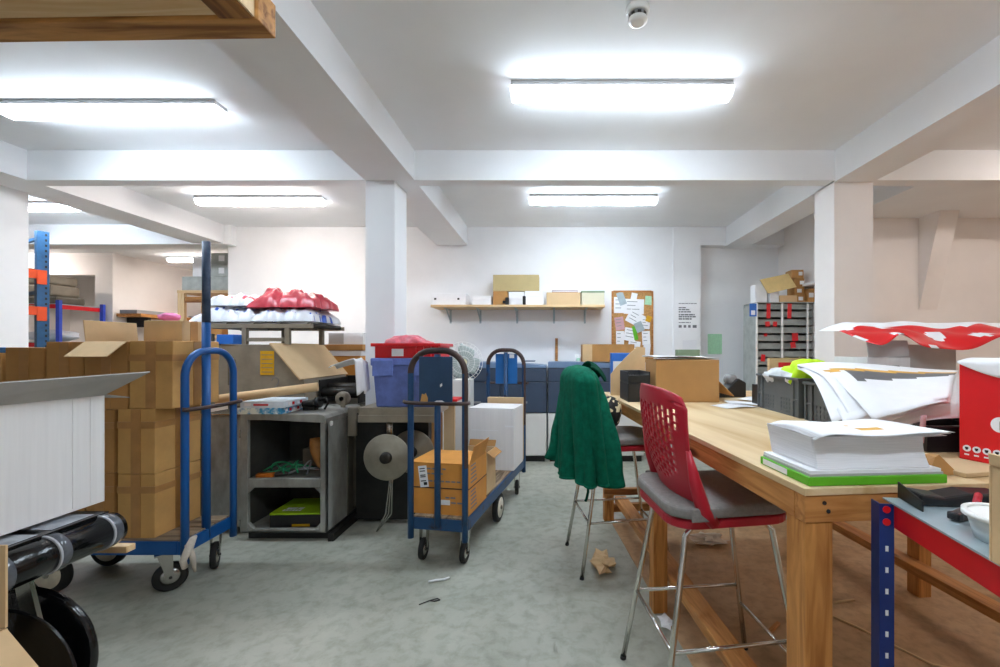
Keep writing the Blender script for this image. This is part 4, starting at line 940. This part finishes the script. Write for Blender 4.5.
# ---- things on the workbench
gx, gy = tw(.20, .115)
gbx = empty('green_box', (gx, gy, TT), TR - .02, 'flat green and white paper box under the tall paper stack', 'box')
MB('green').box(-.178, .178, -.105, .105, 0, .021).build('tray', gbx, bevel=.002)
MB('paper').box(-.1785, -.178, -.02, .09, .003, .018).build('white_label', gbx)
MB('paper cardg').box(-.172, .172, -.10, .10, .0215, .027, 1).box(-.170, .168, -.098, .10, .0272, .035).build('loose_sheets', gbx)
px_, py_ = tw(.195, .123)
ps = empty('paper_stack', (px_, py_, TT + .0365), TR - .03, 'thick stack of white printed paper with curling corners on a green box', 'paper')
def stk(i, n, z):
    t = i / n; return .012 * math.sin(3 * t + .5) * t, .004 * math.sin(7 * t)
bm = MB('edges'); n = 40
ring = None
def pt(u, v):
    sx = -.148 + .012 * math.sin(PI * .5 * v) ; 
    P = rrect(-.14, .14, -.095, .095, .004, 1)
    return P
poly = rrect(-.14, .14, -.098, .098, .003, 1)
np_ = len(poly)
bm.grid(lambda u, v: Vector((poly[int(round(u * np_)) % np_][0] * (1 - .02 * math.sin(PI * v)) + (.014 * (1 - v) if poly[int(round(u*np_)) % np_][0] > 0 else -.012 * v), poly[int(round(u * np_)) % np_][1] + .006 * math.sin(2.5 * v), .078 * v)), np_, 20, wrap=True, smooth=False)
bm.build('sheets_block', ps)
def topsheet(k):
    def f(u, v):
        x = -.15 + .31 * u; y = -.105 + .21 * v
        z = .079 + .0025 * k + .010 * math.sin(PI * v * .9 + .3) * (.4 + .6 * (1 - u)) + .004 * math.sin(6 * u + k)
        c = max(0, u - .8) * 5 * max(0, .35 - v) * 2.8
        c2 = max(0, .14 - u) * 7
        return Vector((x + .03 * c + .004 * k, y - .006 * k, z + .0 * c - .010 * c2 * c2))
    return f
for k in range(3):
    MB('paper yprint').grid(topsheet(k), 24, 16, mfn=(lambda i, j: 1 if 11 <= i <= 15 and 4 <= j <= 5 or 9 <= i <= 11 and 8 <= j <= 8 else 0) if k == 2 else None).build('top_sheet', ps, solid=.0006)

# grey plastic crates
def grey_crate(label, x, y, z, L, Wd, Hh, m, rz, holes=(0, 1)):
    r = empty('plastic_crate', (x, y, z), rz, label, 'crate', 'plastic crates on the workbench')
    t = .006
    n1, n2 = 60, 26
    def hole(i, j):
        u = (i + .5) / n1; v = (j + .5) / n2
        if not (.08 < v < .5): return False
        if not (.14 < u < .46 or .56 < u < .88): return False
        return i % 4 == 0 and j % 3 != 0
    body = MB(m)
    for s in (-1, 1):
        body.grid(lambda u, v, s=s: Vector((s * (Wd/2 - .012), -L/2 + .014 + u * (L - .028), v * (Hh - .01))), n1, n2, hole=hole, smooth=False)
        body.grid(lambda u, v, s=s: Vector((-Wd/2 + .012 + u * (Wd - .024), s * (L/2 - .014), v * (Hh - .01))), 2, 2, smooth=False)
    body.grid(lambda u, v: Vector((-Wd/2 + .012 + u * (Wd - .024), -L/2 + .014 + v * (L - .028), .004)), 2, 2, smooth=False)
    body.build('body', r, solid=.004, normals=False)
    rim = MB(m)
    rim.box(-Wd/2 - .004, -Wd/2 + .01, -L/2, L/2, Hh - .012, Hh).box(Wd/2 - .01, Wd/2 + .004, -L/2, L/2, Hh - .012, Hh).box(-Wd/2 + .01, Wd/2 - .01, -L/2, -L/2 + .014, Hh - .012, Hh).box(-Wd/2 + .01, Wd/2 - .01, L/2 - .014, L/2, Hh - .012, Hh)
    rim.build('rim', r, bevel=.002)
    for s in (-1, 1):
        for yy in (-L/2 + .035, L/2 - .035):
            MB(m).box(s * (Wd/2 - .01) - .008, s * (Wd/2 - .01) + .008, yy - .028, yy - .018, .003, Hh - .0125).box(s * (Wd/2 - .01) - .008, s * (Wd/2 - .01) + .008, yy + .018, yy + .028, .003, Hh - .0125).box(s * (Wd/2 - .01) - .007, s * (Wd/2 - .01) + .007, yy - .018, yy + .018, Hh * .42, Hh * .46).build('corner_rib', r)
    return r
grey_crate('grey slatted plastic crate holding a lime vest, farther of the two', 1.305, 2.24, TT, .42, .28, .19, 'crateg', 0)
grey_crate('grey perforated plastic crate under the sheets, nearer of the two', 1.305, 1.79, TT, .41, .28, .178, 'crateg', 0)
grey_crate('black plastic crate under the spread printed sheets, beside the red box', 1.32, 1.46, TT, .20, .26, .085, 'black', 0)
blob('hivis_vest', 'hivis sack', 'bright lime yellow vest heaped in the farther grey crate', 'vest', (1.27, 2.14, 1.09), .10, .10, .16, 31, .3, mfn=lambda i, j: 1 if (i // 4) % 3 == 0 and j < 8 else 0)
blob('white_bag', 'sack', 'white crumpled bag beside the lime vest in the crate', 'bag', (1.25, 2.325, 1.09), .09, .07, .11, 33, .3)
cb2 = tag(MB('cardl redpr').box(-.10, .10, -.012, .012, 0, .27).box(-.05, .06, -.0135, -.0115, .20, .245, 1).build('printed_card', loc=(1.315, 2.415, .98), rot=(0, 0, 0), bevel=.002), 'tan card with a red printed strip standing in the farther crate', 'card')
# spread of printed sheets over the crates
A_, B_, C_, D_ = Vector((1.14, 2.00, 1.240)), Vector((1.035, 1.41, 1.18)), Vector((1.27, 1.375, 1.19)), Vector((1.74, 1.84, 1.215))
pl = empty('printed_sheets', (1.3, 1.65, 1.15), 0, 'fanned pile of large printed sheets sagging over the grey crates', 'paper')
def spread(k):
    random.seed(40 + k); o1, o2, tw_, dk = random.uniform(-.07, .05), random.uniform(-.03, .09), random.uniform(-.9, .9), random.uniform(.6, 1.25)
    if k == 0: o1, o2, tw_, dk = 0, 0, 0, .75
    def f(u, v):      # u across, v from far to near
        p = (A_ * (1 - u) + D_ * u) * (1 - v) + (B_ * (1 - u) + C_ * u) * v
        dr = max(0, v - .45) / .55; dl = max(0, .25 - u) / .25
        z = p.z - .11 * dk * dr ** 1.7 * (1 - .35 * u) - .012 * dl * dl + .007 * math.sin(5 * u + 3 * v + k * .3) - .0045 * k
        q = Vector((p.x + o1 * v + .05 * tw_ * v, p.y + o2 * v - .08 * tw_ * (u - .5) * v, z))
        return q - Vector((1.3, 1.65, 1.15))
    return f
def band(i, j):
    t = j + i * .18
    return 1 if 8.2 < t < 10.4 else (2 if 10.4 <= t < 15 and i > 3 else 0)
for k in range(7):
    MB('paper yprint dprint').grid(spread(k), 24, 22, mfn=band if k == 0 else (lambda i, j: 2 if j < 3 else 0) if k == 3 else None).build('sheet', pl, solid=.0007)
MB('rose').grid(lambda u, v: Vector((1.145 + .018 * u - 1.3, 1.335 - 1.65 + .01 * v, 1.095 - .09 * v - 1.15)), 2, 6).build('paper_strip', pl, solid=.0007)
# red box
RBH = .11
RBC = math.cos(-1.213), math.sin(-1.213)
rb_ = empty('red_box', (1.228 + RBH * RBC[0] - .08 * RBC[1], 1.297 + RBH * RBC[1] + .08 * RBC[0], TT), -1.213, 'bright red printed carton with a row of white icons and a curled white flap', 'box')
MB('redpr').box(-RBH, RBH, -.08, .08, 0, .288).build('body', rb_, bevel=.002)
for k in range(5):
    xx = -RBH + .019 + k * .0228
    ic = MB('paper inkb').lathe([(.0095, -.0815), (.0095, -.0798)], (xx, 0, .034), 'y', 24).box(xx - .004, xx + .004, -.0822, -.0814, .033, .038, 1).box(xx - .0025, xx + .0025, -.0822, -.0814, .030, .033, 1)
    ic.box(xx - .006, xx + .005, -.0812, -.0798, .014, .018); ic.build('printed_icon', rb_)
MB('paper cardg').lathe([(.022, -.0812), (.022, -.0798)], (-RBH + .095, 0, .115), 'y', 32).box(-RBH + .092, -RBH + .098, -.0818, -.0810, .10, .125, 1).build('printed_picture', rb_)
MB('paper').grid(lambda u, v: Vector((-RBH - .002 + .225 * u, .075 - .160 * min(1, v * 1.3), .292 + .010 * math.sin(PI * min(1, v*1.3)) - max(0, v - .77) * (.20 * math.sin(PI * min(1, u * .8 + .02)) + .01))), 20, 20).build('flap', rb_, solid=.001)
# white cartons with the red wrap
open_carton('white open box with grey flap below the red wrapping, behind the sheets', 1.575, 2.13, TT, .20, .24, .29, {'front': -10}, 'cardw', 'cardg', 0, None, flen={'front': .08}, tape=False, name='open_white_box')
o = tag(MB('cardg').box(-.118, .118, -.12, .12, 0, .35).build('brown_box', loc=(1.80, 2.16, TT), rot=(0, 0, .04), bevel=.003), 'tall greyish box under the right end of the red wrapping', 'box')
wr2 = MB('paper redpr')
def wrap(u, v):
    x = 1.45 + .97 * u; s = math.sin(6 * u + 1) * .010 + math.sin(17 * u + 5 * v) * .010 + .006 * math.sin(31 * u - 9 * v)
    dr = (.5 + .5 * math.sin(4.2 * u + .2) ** 2) * .14
    z = 1.432 - dr * v ** 1.5 - .35 * max(0, .14 - u) + s * (.3 + v)
    return Vector((x + .02 * math.sin(8 * v + 9 * u), 2.34 - .42 * v + .03 * math.sin(9 * u), z + .012))
wr2.grid(wrap, 60, 22, mfn=lambda i, j: 1 if j > 8 and math.sin(i * .55 + j * .35) + math.sin(i * .23 - j * .6 + 2) > -1.15 else 0)
tag(wr2.build('red_wrapping', solid=.002), 'crumpled white and red printed wrapping lying over the boxes at the right', 'wrapping')
o = tag(MB('paper').box(-.08, .06, -.05, .05, 0, .20).build('small_white_box', loc=(1.63, 1.93, TT), bevel=.003), 'small plain white box behind the fanned sheets', 'box')
MB('cardg').box(.061, .10, -.05, .05, 0, .21).build('grey_end', o)
carton('small box printed red and black before the white open box', 1.505, 1.945, TT, .08, .08, .255, 'black', 0, None, None, [(-.038, .0, .12, .25, 'redpr')])

# far end of the bench
cx_, cy_ = .835, 2.79
mainbox = carton('big plain cardboard box with white papers on top, far end of workbench', cx_, cy_, TT, .395, .27, .262, 'cardm', .03, None, None)
MB('card').hexa([(.198, -.12, .13), (.2, -.12, .13), (.2, .1, .13), (.198, .1, .13), (.29, -.13, .035), (.293, -.13, .037), (.293, .08, .037), (.29, .08, .035)]).build('flap', mainbox)
tag(MB('paper').grid(lambda u, v: Vector((-.21 + .42 * u, -.13 + .25 * v, .004 + .008 * math.sin(4 * u + 3 * v) + .02 * max(0, .2 - u))), 12, 8).build('loose_papers', loc=(cx_ - .01, cy_, TT + .272), rot=(0, 0, .1), solid=.004), 'white loose papers lying on the big plain cardboard box', 'paper')
for k, (z, h, m, lb) in enumerate(((0, .115, 'black', 'black plastic tray at the bottom beside the big cardboard box'), (.117, .07, 'black', 'black letter tray stacked over another beside the big cardboard box'))):
    lt = tag(MB(m).box(-.07, .07, -.12, .12, 0, .006).box(-.07, -.064, -.12, .12, .006, h).box(.064, .07, -.12, .12, .006, h).box(-.064, .064, -.12, -.114, .006, h - (.02 if k else 0)).box(-.064, .064, .114, .12, .006, h).build('letter_tray', loc=(.535, 2.79, TT + z), rot=(0, 0, .05), bevel=.002), lb, 'tray', 'letter trays')
tag(MB('paper').box(-.055, .055, -.1, .1, 0, .03).build('tray_papers', loc=(.535, 2.79, TT + .117 + .007), rot=(0, 0, .05)), 'papers lying in the upper black letter tray', 'paper')
mf = MB('cardl')
mf.prism([(-.13, 0), (.12, 0), (.12, .34), (.06, .345), (-.02, .27), (-.09, .2), (-.13, .15)], -.004, .004, 'y'); 
tag(mf.build('card_divider', loc=(.545, 3.06, TT), rot=(0, 0, .1)), 'curved-top pale card divider standing behind the letter trays', 'card')
bf = tag(MB('bluebox').box(-.07, .07, -.03, .03, 0, .30).build('blue_binder', loc=(.50, 3.16, TT), bevel=.003), 'blue binder standing behind the curved card divider', 'binder')
MB('paper').box(-.055, .055, -.033, -.03, .17, .24).build('white_label', bf)
tag(MB('gcloth').box(-.08, .08, -.03, .03, 0, .325).build('green_folder', loc=(.97, 3.08, TT), bevel=.003), 'dull green folder standing behind the big cardboard box', 'folder')
dv = empty('tape_dispenser', (1.20, 2.96, TT), .2, 'black desk tape dispenser on the bench beyond the crates', 'dispenser')
MB('black').prism([(-.12, 0), (.12, 0), (.12, .10), (.06, .13), (-.02, .06), (-.12, .045)], -.05, .05, 'y').build('body', dv, bevel=.008)
MB('grey').lathe([(.012, -.03), (.035, -.028), (.035, .028), (.012, .03)], (.03, 0, .12), 'y', 20).build('tape_roll', dv)
random.seed(9)
for k, (xx, yy, a) in enumerate(((1.04, 2.46, .3), (1.15, 2.56, -.2), (1.27, 2.72, .6))):
    tag(MB('paper').grid(lambda u, v: Vector((-.105 + .21 * u, -.075 + .15 * v, .002 + .0012 * k + .006 * math.sin(3 * u + k) ** 2)), 6, 4).build('loose_sheet', loc=(xx, yy, TT + .003 * k), rot=(0, 0, a), solid=.0008), ('white sheet nearest the viewer on the bench beside the grey crate', 'white sheet overlapped by another, right of the big cardboard box', 'white sheet farthest on the bench, before the tape dispenser')[k], 'paper', 'loose sheets on the workbench')
tag(MB('black').box(-.05, .05, -.05, .05, 0, .12).build('black_box', loc=(1.25, 2.535, TT), bevel=.004), 'small black box behind the farther grey crate', 'box')
# small pieces right of the green box
tx_, ty_ = tw(.44, .10)
tag(MB('cardd').hexa([(-.04, -.03, 0), (.04, -.03, 0), (.04, .03, 0), (-.04, .03, 0), (-.015, -.02, .045), (-.005, -.02, .05), (.005, .02, .045), (-.01, .02, .042)]).build('folded_card', loc=(tx_, ty_, TT)), 'folded brown card offcut beside the green box', 'card')
tx_, ty_ = tw(.555, .13)
tag(MB('kraft').box(-.10, .06, -.08, .05, 0, .012).build('tan_board', loc=(tx_, ty_, TT), rot=(0, 0, .2), bevel=.002), 'tan board lying before the red box', 'board')
tx_, ty_ = tw(.41, .185)
tag(MB('red').lathe([(.012, 0), (.012, .012), (.008, .018)], (0, 0, 0)).build('plastic_disc', loc=(tx_, ty_, TT + .0)), 'small red cap beside the tall paper stack', 'cap')

# ---- metal bench at lower right
mbn = empty('metal_bench', (.742, 1.0, 0), -.165, 'metal bench with red beams, blue slotted post and a grey sheet top', 'bench')
for x in (0, .72):
    for y in (0, -.64): 
        p = MB('lblue paper').box(x, x + .03, y - .033, y - .03, 0, .952).box(x, x + .003, y - .03, y, 0, .952)
        for k in range(18): p.box(x + .012, x + .018, y - .0338, y - .0329, .03 + k * .048, .042 + k * .048, 1)
        p.build('post', mbn)
MB('lred').box(.028, .038, -.67, -.034, .90, .9525).build('beam', mbn, bevel=.002); MB('lred').box(.736, .746, -.67, -.034, .90, .9525).build('beam', mbn, bevel=.002)
MB('lred').box(.032, .72, -.03, -.022, .90, .9525).build('beam', mbn, bevel=.002); MB('lred').box(.032, .72, -.67, -.662, .90, .9525).build('beam', mbn, bevel=.002)
MB('galv').box(.024, .75, -.672, .0, .953, .957).build('top', mbn)
for z in (.94, .912): MB('red').cyl((.014, -.0332, z), (.014, -.0355, z), .008, n=12).build('bolt', mbn)
BZ = .9575
bt2 = empty('black_tray', (.875, .955, BZ), -.10, 'black moulded plastic tray with an upright plate, on the metal bench', 'tray')
MB('black').prism([(-.07, 0), (.10, 0), (.105, .03), (.03, .03), (-.02, .02), (-.07, .026)], -.028, .03, 'y').build('body', bt2, bevel=.006)
MB('black').hexa([(-.079, .032, 0), (-.076, .032, 0), (-.088, -.06, 0), (-.091, -.06, 0), (-.079, .032, .036), (-.076, .032, .036), (-.088, -.06, .022), (-.091, -.06, .022)]).build('upright_plate', bt2)
tg = empty('staple_gun', (.835, .865, BZ), .25, 'dark staple gun with a red grip on the metal bench', 'tool')
MB('tool').prism([(-.035, 0), (.04, 0), (.045, .016), (.025, .026), (-.015, .021), (-.038, .014)], -.010, .010, 'y').build('body', tg, bevel=.004)
MB('black').box(-.04, -.024, -.011, .011, .002, .017).build('nose', tg, bevel=.003)
MB('crimson').tube([(.025, 0, .022), (.045, .01, .032), (.065, .02, .036)], .007, 10).build('grip', tg)
tu = empty('plastic_tub', (.812, .765, BZ), 0, 'round milky plastic tub at the edge of the metal bench', 'tub')
MB('clear').lathe([(.045, 0), (.056, .044), (.053, .044), (.043, .003)], (0, 0, 0), 'z', 40).build('body', tu)
MB('white').lathe([(.0563, .038), (.062, .04), (.062, .048), (.0535, .048), (.0535, .0445), (.0563, .0443)], (0, 0, 0), 'z', 40).build('rim', tu)
MB('grey').lathe([(.03, .004), (.035, .02), (.03, .022)], (.0, .0, 0), 'z', 20).build('contents', tu)
wcl = MB('white')
wcl.tube([(.03 * math.cos(t * .5) , .025 * math.sin(t * .5), .006 + .003 * t) for t in range(26)], .004, 7)
tag(wcl.build('white_cable', loc=(.925, .84, BZ)), 'white cable coil behind the plastic tub', 'cable')
tag(MB('dsteel green').cyl((0, 0, 0), (0, 0, .06), .011, n=14).cyl((0, 0, .03), (0, 0, .045), .013, n=14, mi=1).build('spray_nozzle', loc=(.99, .86, BZ)), 'small dark upright nozzle behind the cable coil', 'nozzle')
open_carton('open brown carton standing on the metal bench at the right edge', .868, .545, BZ, .35, .27, .155, {'left': 6}, 'cardl', 'cardl', -.105, None, flen={'left': .02}, tape=False)

# ---- floor litter
def litter(name, m, label, loc, a, b_, h, seed, cat='litter'): return blob(name, m, label, cat, loc, a, b_, h, seed, .75, 13, 8, smooth=False)
litter('crumpled_paper', 'cardl', 'crumpled brown paper on the floor beside the coat-draped chair', (.30, 2.55, .002), .06, .10, .07, 3)
litter('crumpled_tissue', 'tissue', 'crumpled pale tissue under the workbench behind the nearer chair', (1.04, 2.86, .006), .10, .06, .06, 5)
tag(MB('paper').tube([(-.05, -.01, .006), (-.01, 0, .01), (.03, .012, .008), (.055, .035, .006)], .006, 8).build('white_strip', loc=(X(438, 2.4), 2.4, 0)), 'white curved strip on the open floor before the middle trolley', 'strip')
tag(MB('black').tube([(-.05, -.03, .003), (-.02, -.005, .003), (0, .01, .003), (.03, .025, .003), (.045, .012, .003), (.02, 0, .003), (-.005, .005, .003)], .0028, 6).build('black_string', loc=(X(430, 2.2), 2.21, .001)), 'thin black looped string on the open floor', 'string')
litter('paper_scrap', 'paper', 'white paper scrap on the floor under the nearer chair', (X(667, 2.02), 2.03, .002), .03, .04, .02, 8)
tag(MB('pine').box(-.05, .05, -.008, .008, 0, .012).build('wood_offcut', loc=(X(774, 1.99), 1.99, .0055), rot=(0, 0, .7)), 'small wooden offcut on the brown floor behind the table leg', 'offcut')
tag(MB('cardl').tube([(-.06, -.01, .005), (0, 0, .007), (.06, .015, .005)], .006, 6).build('pale_strip', loc=(X(847, 2.18), 2.2, .004)), 'pale strip on the brown floor right of the front table leg', 'strip')
tag(MB('cardl').tube([(1.30, 2.15, .01), (1.42, 2.0, .008), (1.50, 1.86, .008), (1.56, 1.76, .008), (1.68, 1.72, .008), (1.85, 1.66, .008)], .0045, 6).build('twine', loc=(0, 0, 0)), 'thin pale cord snaking over the brown floor past the blue post', 'cord')

# ---- overhead timber frame
tf = empty('timber_frame', (-1.5, .6, 2.1), -.02, 'timber framed shelf hanging overhead at the upper left corner', 'frame')
MB('darkpine').box(-.85, .778, .458, .525, 0, .085).build('front_rail', tf, bevel=.003)
MB('darkpiney').box(.685, .765, -.5, .457, 0, .085).build('side_rail', tf, bevel=.003)
MB('darkpiney').box(-.85, -.79, -.5, .457, 0, .085).build('side_rail', tf, bevel=.003)
MB('oldpine').box(-.79, .685, -.5, -.44, 0, .085).build('back_rail', tf, bevel=.003)
MB('palepine').box(.766, .771, -.5, .456, .004, .085).build('side_facing', tf)
MB('palepinex').box(-.78, .684, -.43, .456, .010, .03).build('shelf_panel', tf)
for xx in (-.7, .6):
    for yy in (-.47, .25): MB('steel').cyl((xx, yy, .0855 if yy < 0 else .031), (xx, yy, .729), .006, n=8).build('hanger_rod', tf)

# ================================================================ FAR LEFT ROOM
pr = empty('pallet_rack', (-5.48, 4.62, 0), 1.13, 'tall pallet rack with a blue upright and orange beams beside the left pillar', 'rack')
def upr(x, y):
    p = MB('rackblue mblack').box(x - .045, x + .045, y - .035, y + .035, 0, 2.56)
    for k in range(44): p.box(x + .012, x + .028, y - .0362, y - .0345, .06 + k * .057, .085 + k * .057, 1)
    return p.build('upright', pr)
for x in (.0, -1.7):
    for y in (0, .6): upr(x, y)
    for z in (.3, 1.1, 1.9, 2.48): MB('rackblue').box(x - .015, x + .015, .036, .564, z, z + .03).build('brace', pr)
for z in (2.05, 1.66, .6):
    for y in (-.055, .63): MB('orange').box(-1.66, -.046, y, y + .04, z, z + .09).build('beam', pr)
    MB('orange').box(-.05, .02, -.062, -.036, z - .06, z + .09).build('beam_connector', pr)
    MB('deck').box(-1.66, -.05, .0, .6, z + .0905, z + .105).build('shelf_board', pr)
bs = empty('boltless_shelf', (-7.55, 6.15, 0), 0, 'red and blue metal shelving stacked with cardboard in the far left room', 'shelf')
for x in (-.55, .45):
    for y in (0, .6): MB('violet').box(x, x + .05, y, y + .04, 0, 2.0).build('post', bs)
for z in (1.88, 1.33, .6):
    MB('lred').box(-.5, .45, -.012, 0, z, z + .06).build('beam', bs); MB('lred').box(.44, .452, .04, .6, z, z + .06).build('beam', bs)
    MB('galv').box(-.5, .44, .0, .6, z + .061, z + .075).build('shelf_board', bs)
g = 'flattened cardboard bundles on the far shelf'
for k, (z, h, lb) in enumerate(((1.956, .12, 'dark bundle of flattened board lowest on the far red shelf'), (2.078, .17, 'brown bundle of flattened cardboard in the middle of the far shelf pile'), (2.25, .14, 'brown bundle of flattened cardboard topmost on the far shelf'))):
    tag(MB('dtaupe' if k == 0 else 'taupe').box(-.38 + .05 * k, .34 - .08 * (k > 0) - .03 * (k > 1), -.2, .2, 0, h).build('cardboard_bundle', loc=(-7.55, 6.45, z), bevel=.03), lb, 'cardboard', g)
blob('white_sacks', 'sack', 'white crumpled sacks on the lower far shelf', 'sack', (-7.5, 6.45, 1.406), .35, .2, .18, 12, .2)
# plank shelf along the far side wall
pk = empty('plank_shelf', (-6.85, 8.0, 1.82), 0, 'long plank shelf along the far side wall with flat packs on it', 'shelf')
MB('piney').box(-.14, .25, -1.1, 1.2, 0, .05).build('plank', pk)
for y in (-.9, .2, 1.0): MB('dsteel').box(-.14, .2, y - .03, y + .03, -.16, -.001).box(-.14, -.1, y - .03, y + .03, -.5, -.16).build('bracket', pk)
for y, lb in ((-.8, 'grey flat pack lying on the near end of the plank shelf'), (.5, 'grey flat pack lying on the far end of the plank shelf')):
    tag(MB('grey').box(-.12, .16, -.3, .3, 0, .06).build('flat_pack', loc=(-6.82, 8.0 + y, 1.871), bevel=.006), lb, 'pack', 'flat packs on the plank shelf')
# pale wooden rack with boxes at the opening
wk = empty('wooden_rack', (-4.8, 6.0, 0), 0, 'pale wooden rack in the wall opening stacked with grey boxes', 'rack')
for x in (-.38, .62):
    for y in (0, .4): MB('palepine').box(x - .045, x + .045, y, y + .045, 0, 2.08).build('post', wk)
for z in (2.08, 1.45, .7): MB('palepinex').box(-.43, .67, -.003, .448, z + .0005, z + .04).build('shelf', wk)
MB('oldpine').box(-.33, .57, .01, .04, 1.95, 2.03).build('rail', wk)
zt = 2.121; g = 'grey boxes on the wooden rack'
carton('grey box at the lower left on the wooden rack', -5.0, 6.15, zt, .33, .3, .19, 'shelfsheet', 0, g, None)
carton('grey box at the lower right on the wooden rack', -4.66, 6.15, zt, .32, .3, .19, 'shelfsheet', 0, g, None)
lab = [(-.03, .05, .04, .12, 'paper')]
carton('grey labelled box second layer up on the wooden rack', -4.62, 6.15, zt + .192, .28, .3, .17, 'shelfsheet', 0, g, None, lab)
carton('grey labelled box topmost on the wooden rack', -4.62, 6.15, zt + .364, .28, .3, .155, 'shelfsheet', 0, g, None, lab)
carton('white box beside the grey labelled boxes on the wooden rack', -4.9, 6.13, zt + .192, .24, .25, .26, 'paper', 0, g, None)
carton('brown small box on the middle shelf of the wooden rack', -4.72, 6.15, 1.492, .2, .25, .22, 'cardd', 0, g, None)
tag(MB('rose').box(-.15, .15, -.1, .1, 0, .05).build('pink_packet', loc=(-5.02, 6.18, 1.492), bevel=.01), 'flat pink packet on the middle shelf of the wooden rack', 'packet')
